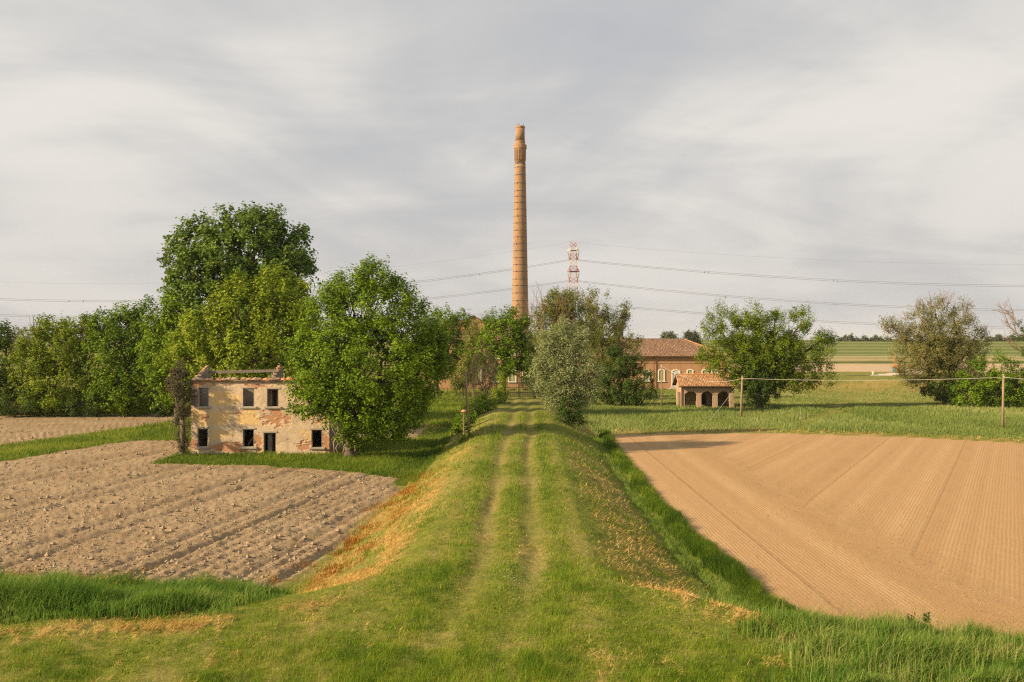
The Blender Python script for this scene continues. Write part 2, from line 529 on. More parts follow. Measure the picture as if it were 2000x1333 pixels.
    col = t.mix(t.m('MULTIPLY', t.attr('bank'), 0.8), col, (0.085, 0.115, 0.035))
    col = t.mix(t.m('MULTIPLY', bands, 0.8), col, (0.17, 0.19, 0.06))
    b = t.n('ShaderNodeBsdfPrincipled', {}, {'Base Color': col, 'Roughness': 0.95})
    b.inputs['Specular IOR Level'].default_value = 0.1
    hgt = t.m('ADD', t.m('MULTIPLY', n_fine, 0.06), t.m('MULTIPLY', n_vf, 0.03))
    hgt = t.m('MULTIPLY', hgt, t.m('SUBTRACT', 1.15, t.m('MULTIPLY', harrow, 0.75)))
    lines = t.m('MULTIPLY', t.m('MULTIPLY', lin, 0.0047), t.m('MULTIPLY', harrow, t.ss(pas, 0.35, 0.6, 0.45, 1.0)))
    hgt = t.m('ADD', hgt, lines)
    hgt = t.m('SUBTRACT', hgt, t.m('MULTIPLY', t.m('MULTIPLY', wl, harrow), 0.022))
    bn = t.n('ShaderNodeBump', {}, {'Strength': 0.9, 'Distance': 1.0, 'Height': hgt})
    t.set(b.inputs['Normal'], bn.outputs[0])
    t.out(b.outputs[0])
    return m


GROUND = ground_material()

# ------------------------------------------------------------------ ground, split by what it is
rowsY = [-60.0, -30.0, 0.0, 8.0, 14.0, 18.0]
rowsY += list(F * CZ / (np.arange(1480.0, 690.0, -2.15) - HOR))
rowsY += list(np.geomspace(rowsY[-1] * 1.01, 6000.0, 60))
rowsY = np.array(rowsY)
u_in = np.arange(-0.545, 0.5451, 0.0020)
u_out = np.array([0.57, 0.61, 0.67, 0.75, 0.87, 1.05, 1.4])
cu = np.concatenate([-u_out[::-1], u_in, u_out])
gx = cu[None, :] * np.maximum(rowsY, 22.0)[:, None]
gy = np.repeat(rowsY[:, None], len(cu), 1)
dm = masks(gx, gy)
gz = H(gx, gy, True, dm)
nr, nc = gx.shape
GV = np.stack([gx, gy, gz], -1).reshape(-1, 3)
head = 1 - sst(gx + 1.6 * (fbm(gx * 0.4, gy * 0.25, 63, 3) - 0.5), 17.0, 18.4)
bank = sst(gy, 585, 605) * sst(gx, -20, 40)
GA = {k: dm[k].reshape(-1) for k in ('plough', 'harrow', 'hay', 'rust', 'dry', 'rut', 'road', 'farfield', 'fardark')}
GA['head'] = head.reshape(-1)
GA['crumb'] = (np.exp(-((gx - 17.7) / 1.6) ** 2) + (1 - sst(gy - near_right(gx), 1.0, 6.0))).clip(0, 1).reshape(-1)
GA['bank'] = bank.reshape(-1)
ii, jj = np.meshgrid(np.arange(nr - 1), np.arange(nc - 1), indexing='ij')
a0 = (ii * nc + jj).reshape(-1)
quad = np.stack([a0, a0 + 1, a0 + nc + 1, a0 + nc], -1)
fc = GV[quad].mean(1)
fm = {k: v[quad].mean(1) for k, v in GA.items()}
zone = np.zeros(len(quad), int)
X_, Y_ = fc[:, 0], fc[:, 1]
zone[(np.abs(X_ - lane_x(Y_)) < 8.5) & (Y_ < 152)] = 1
zone[(Y_ < 38)] = 1
zone[(X_ > 8) & (Y_ > far_right(X_)) & (Y_ < 250)] = 4
zone[fm['plough'] > 0.5] = 2
zone[fm['harrow'] > 0.5] = 3
zone[fm['road'] > 0.5] = 5
zone[(fm['farfield'] > 0.5) & (zone == 0)] = 6
zone[fm['bank'] > 0.5] = 7
for zi, nm, lb in ((0, 'ground', 'flat grassy farmland reaching to the horizon'),
                   (1, 'grass_embankment', 'raised grassy bank carrying the rutted farm lane'),
                   (2, 'ploughed_field', 'rough cloddy ploughed field left of the lane'),
                   (3, 'harrowed_field', 'smooth tan harrowed field right of the lane'),
                   (4, 'meadow', 'green meadow behind the harrowed field'),
                   (5, 'gravel_road', 'pale gravel road far off on the right'),
                   (6, 'far_field', 'bare tan fields far off on the right'),
                   (7, 'flood_bank', 'distant green flood bank mown in level bands')):
    q = quad[zone == zi]
    if not len(q): continue
    used, inv = np.unique(q, return_inverse=True)
    o = mesh_np(nm, GV[used], 4, inv, GROUND, None, True, {k: v[used] for k, v in GA.items()})
    tag(o, lb, None, None, 'structure')


# ------------------------------------------------------------------ plants that grow from the ground (nobody could count them)
def grass_mat(name, stops, trans=0.3):
    m, t = new_mat(name)
    r = t.n('ShaderNodeValToRGB', {}, {0: t.attr('tint')})
    e = r.color_ramp.elements
    e[0].position, e[0].color = stops[0][0], (*stops[0][1], 1)
    e[1].position, e[1].color = stops[-1][0], (*stops[-1][1], 1)
    for p_, c in stops[1:-1]:
        k = e.new(p_); k.color = (*c, 1)
    b = t.n('ShaderNodeBsdfPrincipled', {}, {'Base Color': r.outputs[0], 'Roughness': 0.6})
    b.inputs['Specular IOR Level'].default_value = 0.1
    tr = t.n('ShaderNodeBsdfTranslucent', {}, {0: r.outputs[0]})
    mx = t.n('ShaderNodeMixShader', {}, {0: trans, 1: b.outputs[0], 2: tr.outputs[0]})
    t.out(mx.outputs[0])
    return m


def sample(n, py0, py1, u0=-0.56, u1=0.56, z=0.0):
    """n ground points spread evenly as the eye sees them (denser close by)"""
    u = rng.uniform(u0, u1, n)
    py = rng.uniform(py0, py1, n)
    y = F * (CZ - z) / (py - HOR)
    return u * y, y


def blades(name, x, y, h, wd, lean, tint, mat, label, two=False, z_off=0.0, lay=False, wind=(0.25, 0.05)):
    n = len(x)
    z = H(x, y) + z_off
    az = rng.uniform(0, 2 * math.pi, n)
    sx, sy = np.cos(az), np.sin(az)
    la = rng.uniform(0, 2 * math.pi, n)
    lm = np.abs(rng.normal(0, 1, n)) * lean
    lx, ly = np.cos(la) * lm + wind[0] * lean, np.sin(la) * lm + wind[1] * lean
    base = np.stack([x, y, z - 0.02], -1)
    side = np.stack([sx, sy, np.zeros(n)], -1) * (wd / 2)[:, None]
    nrm = 1 / np.sqrt(1 + lx ** 2 + ly ** 2)
    tip = base + np.stack([lx, ly, np.ones(n)], -1) * (h * nrm)[:, None]
    if not two:
        V = np.stack([base - side, base + side, tip], 1).reshape(-1, 3)
        idx = np.arange(n * 3)
        o = mesh_np(name, V, 3, idx, mat, None, False, {'tint': np.repeat(tint, 3)})
    else:
        mid = base + np.stack([lx * 0.3, ly * 0.3, np.ones(n)], -1) * (h * 0.6 * nrm)[:, None]
        tip = base + np.stack([lx * 1.25, ly * 1.25, np.ones(n) * 0.95], -1) * (h * nrm)[:, None]
        V = np.stack([base - side, base + side, mid + side * 0.8, mid - side * 0.8, tip], 1).reshape(-1, 3)
        b = np.arange(n)[:, None] * 5
        idx = (b + np.array([[0, 1, 2, 0, 2, 3, 3, 2, 4]])).reshape(-1)
        o = mesh_np(name, V, 3, idx, mat, None, False, {'tint': np.repeat(tint, 5)})
    return tag(o, label, None, None, 'stuff')


SWARD = grass_mat('mown_sward', [(0.0, (0.072, 0.140, 0.009)), (0.30, (0.152, 0.236, 0.014)), (0.55, (0.238, 0.296, 0.028)), (0.8, (0.345, 0.330, 0.080)), (1.0, (0.47, 0.36, 0.13))], 0.38)
TALL = grass_mat('tall_green_grass', [(0.0, (0.060, 0.130, 0.016)), (0.5, (0.130, 0.225, 0.030)), (0.85, (0.22, 0.29, 0.060)), (1.0, (0.36, 0.33, 0.13))], 0.4)
MEAD = grass_mat('meadow_grass', [(0.0, (0.115, 0.165, 0.035)), (0.5, (0.190, 0.245, 0.065)), (0.85, (0.28, 0.31, 0.115)), (1.0, (0.38, 0.34, 0.16))], 0.3)
WEED = grass_mat('ditch_weed', [(0.0, (0.045, 0.090, 0.009)), (0.5, (0.110, 0.175, 0.014)), (1.0, (0.24, 0.29, 0.04))], 0.4)
HAYM = grass_mat('cut_hay', [(0.0, (0.34, 0.19, 0.045)), (0.5, (0.54, 0.34, 0.10)), (1.0, (0.64, 0.48, 0.21))], 0.2)


def in_tall_left(x, y):
    return sst(-x + 1.5 * (fbm(x * .8, y * .8, 60, 2) - .5), 7.2, 10.0) * sst(y - berm_edge(x) + 1.6 * (fbm(x * .7, y * .7, 59, 3) - .5), -0.2, 2.6) * (1 - sst(y - near_left(x), -2.2, 0.3 ))


def in_tall_right(x, y):
    wob = (fbm(x * 0.5, y * 0.5, 61) - 0.5) * 4
    return sst(x + wob * 0.8, 5.6, 9.0) * (1 - sst(y - near_right(x), -0.6, 0.5)) * sst(y + wob, 19, 21)


def in_ditch(x, y):
    d = right_edge(y) - x + (fbm(x * 0.3, y * 0.35, 62, 3) - 0.5) * 1.1
    return sst(d, 0.25, 0.55) * (1 - sst(d, 0.95, 1.35)) * sst(y, 33, 36) * (1 - sst(y, 102, 108))


# mown grass on lane, banks and berm
x, y = sample(530000, 805, 1440, z=2.0)
m = masks(x, y)
dx = x - lane_x(y)
keep = ((m['plough'] < 0.35) & (m['harrow'] < 0.25) & (in_tall_left(x, y) < 0.8) & (in_tall_right(x, y) < 0.8)
        & (rng.rand(len(x)) > 0.75 * m['hay']) & (rng.rand(len(x)) > 0.6 * m['rut']) & (in_ditch(x, y) < 0.5)
        & (y < 105) & ((x < 30) | (y < 40)) & (m['strip'] < 0))
x, y, dx = x[keep], y[keep], dx[keep]
dry, rut = m['dry'][keep], m['rut'][keep]
lush = sst(fbm(x * 0.35, y * 0.22, 71, 4), 0.44, 0.60)
shoulder = np.exp(-((np.abs(dx + 0.006 * np.maximum(36 - y, 0) ** 2) - 1.9) / 0.6) ** 2)
dx = dx + 0.006 * np.maximum(36 - y, 0) ** 2
mid = np.exp(-(dx / 0.55) ** 2)
h = 0.055 + 0.09 * lush + 0.12 * shoulder + 0.07 * mid + 0.02 * rng.rand(len(x))
h *= 0.45 + 1.2 * fbm(x * 3.1, y * 2.2, 72, 3) ** 1.3
h *= (1 - 0.62 * rut) * np.clip(rng.normal(1, 0.3, len(x)), 0.4, 1.9) * (1 + sst(y, 40, 100) * 0.9)
wd = np.maximum(0.010, 0.00052 * y) * rng.uniform(0.7, 1.4, len(x))
tint = np.clip(0.36 + (fbm(x * 2.6, y * 1.6, 73, 3) - 0.5) * 0.75 - 0.20 * lush - 0.1 * shoulder + 0.38 * dry + rng.normal(0, 0.14, len(x)) + 0.04 * rut, 0, 1)
blades('mown_grass', x, y, h, wd, 0.75, tint, SWARD, 'short mown yellow-green grass on the lane and its banks')

# broad-leaved weeds and clover dotted through the sward
x, y = sample(90000, 960, 1400, -.56, .56, 2.0)
m = masks(x, y)
k = (fbm(x * 0.9, y * 0.6, 74, 3) > 0.53) & (m['plough'] < .2) & (m['harrow'] < .1) & (m['rut'] < .4) & (m['hay'] < .3) & (in_tall_left(x, y) < .3) & (in_tall_right(x, y) < .3) & (in_ditch(x, y) < .3)
x, y = x[k][:22000], y[k][:22000]
blades('broadleaf_weeds', x, y, rng.uniform(.05, .13, len(x)), rng.uniform(.025, .05, len(x)), 1.3, np.clip(rng.normal(.3, .2, len(x)), 0, 1), SWARD, 'low clover and broad-leaved weeds dotted through the mown grass')

# tall lush grass in the hollow, lower left
x, y = sample(230000, 1100, 1290, -0.56, -0.2, z=1.0)
k = rng.rand(len(x)) < in_tall_left(x, y)
x, y = x[k], y[k]
cl = fbm(x * 0.8, y * 0.8, 81, 3) * (0.75 + 0.5 * fbm(x * 0.25, y * 0.3, 80, 2))
h = (0.25 + 1.25 * cl ** 1.2) * rng.uniform(0.6, 1.15, len(x)) * (0.55 + 0.45 * sst(in_tall_left(x, y), 0.2, 1))
tint = np.clip(0.40 + (fbm(x * 0.7, y * 0.7, 82) - 0.5) * 1.2 + rng.normal(0, 0.16, len(x)), 0, 1)
sel = rng.permutation(len(x))[:52000]
blades('tall_grass', x[sel], y[sel], h[sel], np.full(len(sel), 0.026) * rng.uniform(0.7, 1.4, len(sel)), 0.42, tint[sel], TALL,
       'deep tall green grass in the hollow at lower left', True)

# tall grass, lower right
x, y = sample(260000, 1150, 1440, 0.18, 0.56, z=1.2)
k = rng.rand(len(x)) < in_tall_right(x, y)
x, y = x[k], y[k]
cl = fbm(x * 0.8, y * 0.8, 83, 3)
h = (0.14 + 1.15 * cl ** 1.9) * rng.uniform(0.6, 1.2, len(x))
tint = np.clip(0.48 + (fbm(x * 0.8, y * 0.8, 84) - 0.5) * 1.3 + rng.normal(0, 0.17, len(x)), 0, 1)
sel = rng.permutation(len(x))[:54000]
blades('tall_grass', x[sel], y[sel], h[sel], np.full(len(sel), 0.019) * rng.uniform(0.7, 1.4, len(sel)), 0.5, tint[sel], TALL,
       'tall loose grass with seed heads at lower right beside the field', True)

# pale seed heads standing over it
x, y = sample(60000, 1150, 1440, 0.18, 0.56, z=1.2)
k = (rng.rand(len(x)) < in_tall_right(x, y)) & (fbm(x * .6, y * .6, 97, 3) > 0.45)
x, y = x[k][:1300], y[k][:1300]
blades('seed_heads', x, y, rng.uniform(0.5, 1.15, len(x)), np.full(len(x), 0.011), 0.3, np.clip(rng.normal(0.9, 0.08, len(x)), 0, 1), TALL, 'pale thin grass stalks with seed heads at lower right', True)

# weeds filling the ditch
x, y = sample(600000, 838, 1230, 0.07, 0.36, z=0.0)
k = rng.rand(len(x)) < in_ditch(x, y)
x, y = x[k][:90000], y[k][:90000]
dd = right_edge(y) - x
h = (0.25 + 0.55 * fbm(x * 1.2, y * 0.6, 85)) * rng.uniform(0.7, 1.1, len(x)) * (1 - 0.55 * sst(dd, 1.5, 2.6)) * (0.6 + 0.4 * sst(y, 36, 40))
tint = np.clip(0.28 + (fbm(x * 0.9, y * 0.4, 86) - 0.5) * 1.2 + rng.normal(0, 0.15, len(x)) + 0.3 * sst(dd, 1.6, 2.4), 0, 1)
blades('ditch_weeds', x, y, h, np.maximum(0.025, 0.0009 * y) * rng.uniform(0.7, 1.3, len(x)), 0.35, tint, WEED,
       'bright green feathery weeds filling the ditch beside the harrowed field')

# lighter grass between the bank and the ditch weeds
x, y = sample(300000, 838, 1230, 0.05, 0.36, z=0.2)
d_ = right_edge(y) - x + (fbm(x * 0.4, y * 0.4, 64, 3) - 0.5) * 1.0
k = (d_ > 1.0) & (d_ < 2.3) & (y > 33) & (y < 100) & (rng.rand(len(x)) < sst(d_, 1.0, 1.3) * (1 - sst(d_, 1.7, 2.3)))
x, y = x[k][:30000], y[k][:20000]
blades('bank_foot_grass', x, y, (0.12 + 0.34 * fbm(x * 1.2, y * 0.7, 65, 3)) * rng.uniform(.6, 1.2, len(x)), np.maximum(0.018, 0.0006 * y), 0.5, np.clip(rng.normal(0.62, 0.2, len(x)), 0, 1), TALL,
       'light green grass along the foot of the bank beside the ditch')

# rusty weeds and green tufts where the ploughed field meets the bank
x, y = sample(300000, 880, 1180, -0.56, 0.0, z=0.3)
m = masks(x, y)
cl = fbm(x * 0.9, y * 0.9, 66, 3)
k = (rng.rand(len(x)) < m['rust'] * 0.9) & (in_tall_left(x, y) < 0.4) & (cl > 0.42)
x, y, cl = x[k][:22000], y[k][:22000], cl[k][:22000]
RUST = grass_mat('rusty_weed', [(0.0, (0.16, 0.055, 0.012)), (0.5, (0.36, 0.15, 0.025)), (0.75, (0.30, 0.22, 0.04)), (1.0, (0.14, 0.21, 0.02))], 0.3)
blades('rusty_weeds', x, y, (0.10 + 0.45 * (cl - 0.42) * 2) * rng.uniform(.5, 1.3, len(x)), np.maximum(0.02, 0.0007 * y), 0.7, np.clip((fbm(x * 0.5, y * 0.5, 67, 2) - 0.25) * 1.6 + rng.normal(0, 0.15, len(x)), 0, 1), RUST,
       'rust-coloured and green weeds along the edge of the ploughed field')

# meadow behind the right-hand field, and rough grass round the house and along the left-hand strip
x, y = sample(420000, 752, 880, 0.05, 0.56)
fr = far_right(x)
g = (y > fr + 1.5) & (x > 8.5) & (y < 215)
x, y = x[g], y[g]
m = masks(x, y)
k = rng.rand(len(x)) > 0.8 * m['hay']
x, y = x[k][:128000], y[k][:128000]
tr = np.exp(-(((x - 36.8) - (y - 121) * 0.44) / 1.1) ** 2) + 0.8 * np.exp(-(((x - 30) - (y - 112) * 0.62) / 0.8) ** 2)
h = (0.15 + 0.75 * fbm(x * 0.25, y * 0.14, 87, 4)) * (1 - 0.8 * np.clip(tr, 0, 1)) * rng.uniform(0.6, 1.15, len(x)) * (1 - 0.55 * sst(y, 135, 150)) * (0.5 + 0.5 * sst(y - far_right(x), 2, 9))
tint = np.clip(0.48 + (fbm(x * 0.12, y * 0.05, 88, 4) - 0.5) * 1.3 + rng.normal(0, 0.14, len(x)), 0, 1)
blades('meadow_grass', x, y, h, 0.0006 * y * rng.uniform(0.7, 1.3, len(x)), 0.4, tint, MEAD, 'long soft meadow grass behind the harrowed field')

x, y = sample(420000, 762, 960, -0.56, 0.02)
m = masks(x, y)
dx = x - lane_x(y)
g = (m['plough'] < 0.4) & (dx < -6.5) & (y > 66) & (y < 185)
inside = (x > -27.6) & (x < -15) & (y > 84.3) & (y < 93)
g &= ~inside
strip = m['strip']
x, y, strip = x[g][:92000], y[g][:92000], strip[g][:92000]
front = ((y < 84.5) & (x > -30)).astype(float)
h = (0.18 + 0.35 * fbm(x * 0.4, y * 0.3, 89, 3)) * rng.uniform(0.6, 1.2, len(x)) * (1 + 0.5 * (y > 110))
tint = np.clip(0.42 + 0.22 * (strip > 0) + (fbm(x * 0.3, y * 0.2, 90, 3) - 0.5) * 1.1 + rng.normal(0, 0.13, len(x)) - 0.1 * front + 0.15 * (y > 100) * (x > -20), 0, 1)
blades('rough_grass', x, y, h, 0.0007 * y * rng.uniform(0.7, 1.3, len(x)), 0.45, tint,
       WEED, 'rough green grass round the ruined house and across the left field')

# hay lying on the banks
x, y = sample(600000, 800, 1400, z=1.5)
m = masks(x, y)
k = (rng.rand(len(x)) < m['hay'] ** 1.3 * 0.8) & (m['harrow'] < 0.5) & (y < 112) & (in_tall_left(x, y) < 0.4)
x, y = x[k][:70000], y[k][:70000]
h = rng.uniform(0.06, 0.17, len(x)) * (1 + y / 90)
tint = np.clip(0.5 + (fbm(x * 1.3, y * 1.3, 91) - 0.5) * 1.4 + rng.normal(0, 0.2, len(x)), 0, 1)
tint = np.where(x < 0, tint * 0.75, tint)
blades('hay', x, y, h, np.maximum(0.012, 0.0006 * y), 4.0, tint, HAYM, 'orange cut hay lying dry on the banks of the lane', z_off=0.07)

# clods on the ploughed soil
CLOD = simple_mat('clod', (0.225, 0.168, 0.103), (0.295, 0.226, 0.143), 1.2, 0.95, 0.03, 9)
x, y = sample(60000, 795, 1160, -0.56, 0.02)
m = masks(x, y)
k = (m['plough'] > 0.8)
x, y = x[k][:11000], y[k][:11000]
n = len(x)
r = np.clip(rng.lognormal(-3.5, 0.65, n), 0.012, 0.15) * (0.8 + y / 160)
zc_ = H(x, y, True) + r * 0.2
octa = np.array([(1, 0, 0), (0, 1, 0), (-1, 0, 0), (0, -1, 0), (0, 0, 0.8), (0, 0, -0.6)], float)
V = octa[None] * rng.uniform(0.6, 1.3, (n, 6, 1))
a = rng.uniform(0, 6.28, n)
ca, sa = np.cos(a)[:, None], np.sin(a)[:, None]
V = np.stack([V[..., 0] * ca - V[..., 1] * sa, V[..., 0] * sa + V[..., 1] * ca, V[..., 2]], -1) * r[:, None, None] + np.stack([x, y, zc_], -1)[:, None]
fi = np.array([0, 1, 4, 1, 2, 4, 2, 3, 4, 3, 0, 4, 1, 0, 5, 2, 1, 5, 3, 2, 5, 0, 3, 5])
tag(mesh_np('soil_clods', V.reshape(-1, 3), 3, (np.arange(n)[:, None] * 6 + fi).reshape(-1), CLOD), 'dry clods of earth strewn over the ploughed field', None, None, 'stuff')

# crumbs of soil on the harrowed field, thickest along the headland
x, y = sample(90000, 850, 1290, 0.05, 0.56)
m = masks(x, y)
den = 0.10 + 0.9 * np.exp(-((x - 17.7) / 1.8) ** 2) + 0.8 * (1 - sst(y - near_right(x), 1.0, 7.0)) + 0.35 * (fbm(x * 0.4, y * 0.3, 68, 3) > 0.56)
k = (m['harrow'] > 0.9) & (rng.rand(len(x)) < den * 0.6)
x, y = x[k][:11000], y[k][:11000]
n = len(x)
r = np.clip(rng.lognormal(-4.05, 0.45, n), 0.01, 0.06) * (0.6 + y / 110)
V = octa[None, :5] * rng.uniform(0.6, 1.3, (n, 5, 1))
a = rng.uniform(0, 6.28, n)
ca, sa = np.cos(a)[:, None], np.sin(a)[:, None]
V = np.stack([V[..., 0] * ca - V[..., 1] * sa, V[..., 0] * sa + V[..., 1] * ca, V[..., 2]], -1) * r[:, None, None] + np.stack([x, y, H(x, y, True) + .004], -1)[:, None]
CRUMB = simple_mat('crumb', (0.22, 0.138, 0.066), (0.31, 0.205, 0.104), 1.4, 0.95)
tag(mesh_np('soil_crumbs', V.reshape(-1, 3), 3, (np.arange(n)[:, None] * 5 + fi[:12]).reshape(-1), CRUMB), 'small crumbs of earth scattered over the harrowed field', None, None, 'stuff')
# ------------------------------------------------------------------ buildings
def brick_mat(name, c1, c2, mortar, bw=0.26, bh=0.075, axis='xz', weather=(0.30, 0.24, 0.17), wamt=0.35):
    m, t = new_mat(name)
    o = t.obj()
    s = t.n('ShaderNodeSeparateXYZ', {}, {0: o})
    if axis == 'xz':
        u = t.m('ADD', s.outputs[0], s.outputs[1]); v = s.outputs[2]
    else:                                   # round a chimney
        u = t.m('MULTIPLY', t.m('ARCTAN2', s.outputs[1], s.outputs[0]), 1.6); v = s.outputs[2]
    vec = t.n('ShaderNodeCombineXYZ', {}, {0: u, 1: v, 2: 0.0}).outputs[0]
    br = t.n('ShaderNodeTexBrick', {}, {'Vector': vec, 'Color1': c1, 'Color2': c2, 'Mortar': mortar, 'Scale': 1.0,
                                        'Mortar Size': 0.008, 'Brick Width': bw, 'Row Height': bh, 'Bias': 0.0})
    n = t.noise(o, 0.5, 5, 0.6)
    n2 = t.noise(o, 4.0, 4, 0.6)
    col = t.mix(t.m('MULTIPLY', t.ss(n, 0.4, 0.7), wamt), br.outputs[0], weather)
    run = t.noise(t.scalev(o, (2.4, 2.4, 0.1)), 1.0, 4, 0.6)
    col = t.mix(t.ss(run, 0.5, 0.72, 0.0, 0.55), col, (weather[0] * 0.55, weather[1] * 0.55, weather[2] * 0.55))
    col = t.mix(t.ss(n2, 0.35, 0.7, 0.0, 0.5), col, c2)
    b = t.n('ShaderNodeBsdfPrincipled', {}, {'Base Color': col, 'Roughness': 0.9})
    bn = t.n('ShaderNodeBump', {'invert': True}, {'Strength': 0.8, 'Distance': 0.01, 'Height': br.outputs[1]})
    t.set(b.inputs['Normal'], bn.outputs[0])
    t.out(b.outputs[0])
    return m


def tile_mat(name, stops):
    m, t = new_mat(name)
    r = t.n('ShaderNodeValToRGB', {}, {0: t.attr('tint')})
    e = r.color_ramp.elements
    e[0].position, e[0].color = stops[0][0], (*stops[0][1], 1)
    e[1].position, e[1].color = stops[-1][0], (*stops[-1][1], 1)
    for p_, c in stops[1:-1]:
        k = e.new(p_); k.color = (*c, 1)
    n = t.noise(t.obj(), 6.0, 3, 0.6)
    col = t.mix(t.ss(n, 0.4, 0.7, 0.0, 0.4), r.outputs[0], (0.16, 0.12, 0.09))
    b = t.n('ShaderNodeBsdfPrincipled', {}, {'Base Color': col, 'Roughness': 0.9})
    t.out(b.outputs[0])
    return m


def plaster_mat():
    m, t = new_mat('ruin_plaster')
    o = t.obj()
    s = t.n('ShaderNodeSeparateXYZ', {}, {0: o})
    vec = t.n('ShaderNodeCombineXYZ', {}, {0: s.outputs[0], 1: s.outputs[2], 2: 0.0}).outputs[0]
    br = t.n('ShaderNodeTexBrick', {}, {'Vector': vec, 'Color1': (0.54, 0.20, 0.065), 'Color2': (0.44, 0.175, 0.075), 'Mortar': (0.40, 0.31, 0.22), 'Scale': 1.0,
                                        'Mortar Size': 0.011, 'Brick Width': 0.27, 'Row Height': 0.078, 'Bias': -0.1})
    brick = t.mix(t.ss(t.noise(o, 2.5, 4), 0.5, 0.75, 0, 0.5), br.outputs[0], (0.52, 0.32, 0.18))
    n = t.noise(o, 1.1, 6, 0.62)
    n2 = t.noise(o, 6.0, 5, 0.65)
    st = t.noise(t.scalev(o, (1.6, 1, 0.25)), 2.2, 4, 0.6)
    pl = t.mix(t.ss(n, 0.38, 0.62), (0.47, 0.365, 0.255), (0.58, 0.455, 0.315))
    pl = t.mix(t.ss(n2, 0.5, 0.72, 0, 0.6), pl, (0.39, 0.30, 0.21))
    pl = t.mix(t.ss(st, 0.52, 0.7, 0, 0.55), pl, (0.38, 0.285, 0.19))
    ye = t.mix(t.ss(n2, 0.4, 0.7), (0.62, 0.42, 0.18), (0.58, 0.43, 0.235))
    yel = t.m('MULTIPLY', t.attr('yellow'), t.ss(n, 0.30, 0.5, 0.35, 1.0))
    pl = t.mix(yel, pl, ye)
    col = t.mix(t.attr('brick'), pl, brick)
    b = t.n('ShaderNodeBsdfPrincipled', {}, {'Base Color': col, 'Roughness': 0.92})
    h = t.m('ADD', t.m('MULTIPLY', t.m('MULTIPLY', br.outputs[1], t.attr('brick')), -0.014), t.m('MULTIPLY', n2, 0.008))
    bn = t.n('ShaderNodeBump', {}, {'Strength': 0.8, 'Distance': 1.0, 'Height': h})
    t.set(b.inputs['Normal'], bn.outputs[0])
    t.out(b.outputs[0])
    return m


OLDWOOD = simple_mat('weathered_wood', (0.13, 0.105, 0.085), (0.24, 0.20, 0.165), 2.0, 0.85, 0.006, 14, (6, 6, 0.6))
DARKWOOD = simple_mat('dark_beam', (0.06, 0.042, 0.03), (0.12, 0.085, 0.06), 2.0, 0.85, 0.006, 14, (1, 6, 6))
POLEWOOD = simple_mat('pole_wood', (0.17, 0.12, 0.075), (0.29, 0.21, 0.135), 1.5, 0.85, 0.006, 20, (8, 8, 0.5))
STONE = simple_mat('sill_stone', (0.30, 0.265, 0.215), (0.42, 0.375, 0.31), 3.0, 0.9, 0.006, 18)
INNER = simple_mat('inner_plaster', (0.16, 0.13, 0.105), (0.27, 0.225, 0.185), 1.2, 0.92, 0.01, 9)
RUBBLE = simple_mat('rubble_brick', (0.28, 0.125, 0.07), (0.42, 0.27, 0.17), 3.5, 0.92, 0.03, 9)
WHITE = simple_mat('white_surround', (0.62, 0.60, 0.55), (0.72, 0.70, 0.66), 2.0, 0.7)
DOORW = simple_mat('pale_door', (0.50, 0.48, 0.45), (0.58, 0.56, 0.53), 2.0, 0.6)
BLIND = simple_mat('green_blind', (0.24, 0.25, 0.09), (0.32, 0.32, 0.13), 2.0, 0.5)
IRON = simple_mat('rusty_iron', (0.035, 0.025, 0.02), (0.07, 0.045, 0.03), 6.0, 0.7)
PIPE = simple_mat('copper_pipe', (0.09, 0.05, 0.03), (0.14, 0.08, 0.05), 4.0, 0.5)


def holed(mb, x0, x1, z0, z1, y0, y1, holes):
    """a wall slab with rectangular holes (x0, x1, z0, z1): laid as courses of butted blocks"""
    xs = sorted({x0, x1, *[h[0] for h in holes], *[h[1] for h in holes]})
    for a, b in zip(xs[:-1], xs[1:]):
        cuts = sorted([(h[2], h[3]) for h in holes if h[0] <= a + 1e-6 and h[1] >= b - 1e-6])
        z = z0
        for c0, c1 in cuts:
            if c0 > z + 1e-6: mb.box(a, y0, z, b, y1, c0)
            z = c1
        if z1 > z + 1e-6: mb.box(a, y0, z, b, y1, z1)
    return mb


# ---- the ruined farmhouse
HX = lambda p: (p - 1000.0) / 23.09
HZ = lambda p: CZ - (p - HOR) / 23.09
FY = 84.2
ho = (-21.4, FY, 0.0)
house = empty('ruined_farmhouse', ho, 'roofless two-storey farmhouse with peeling yellow plaster and bare orange brick', 'farmhouse')
hx0, hx1, hz1 = HX(373), HX(643.5), HZ(747)
open_px = [(387.5, 407.5, 758, 794.5), (475, 496, 758.5, 794.5), (522, 543.5, 759.5, 794.5), (606, 627, 759.5, 794.5),
           (385.5, 407, 837.5, 873), (475, 496, 838.5, 873), (608.5, 629.5, 840, 874)]
q5 = lambda v, o: o + round((v - o) / 0.05) * 0.05
holes = [(q5(HX(a), hx0), q5(HX(b), hx0), q5(HZ(d), -0.2), q5(HZ(c), -0.2)) for a, b, c, d in open_px]
door_h = (q5(HX(514.5), hx0), q5(HX(539.5), hx0), -0.2, q5(HZ(845), -0.2))
allh = holes + [door_h]
nx_, nz_ = int((hx1 - hx0) / 0.05), int((hz1 + 0.2) / 0.05)
wx = hx0 + np.arange(nx_ + 1) * 0.05
wz = -0.2 + np.arange(nz_ + 1) * 0.05
WX, WZ = np.meshgrid(wx, wz)
PX, PY = 1000 + WX * 23.09, HOR + (CZ - WZ) * 23.09
CXp, CYp = (PX - 300) * 5, (PY - 680) * 5      # position in a fivefold enlargement of the house
bl = np.zeros_like(WX)
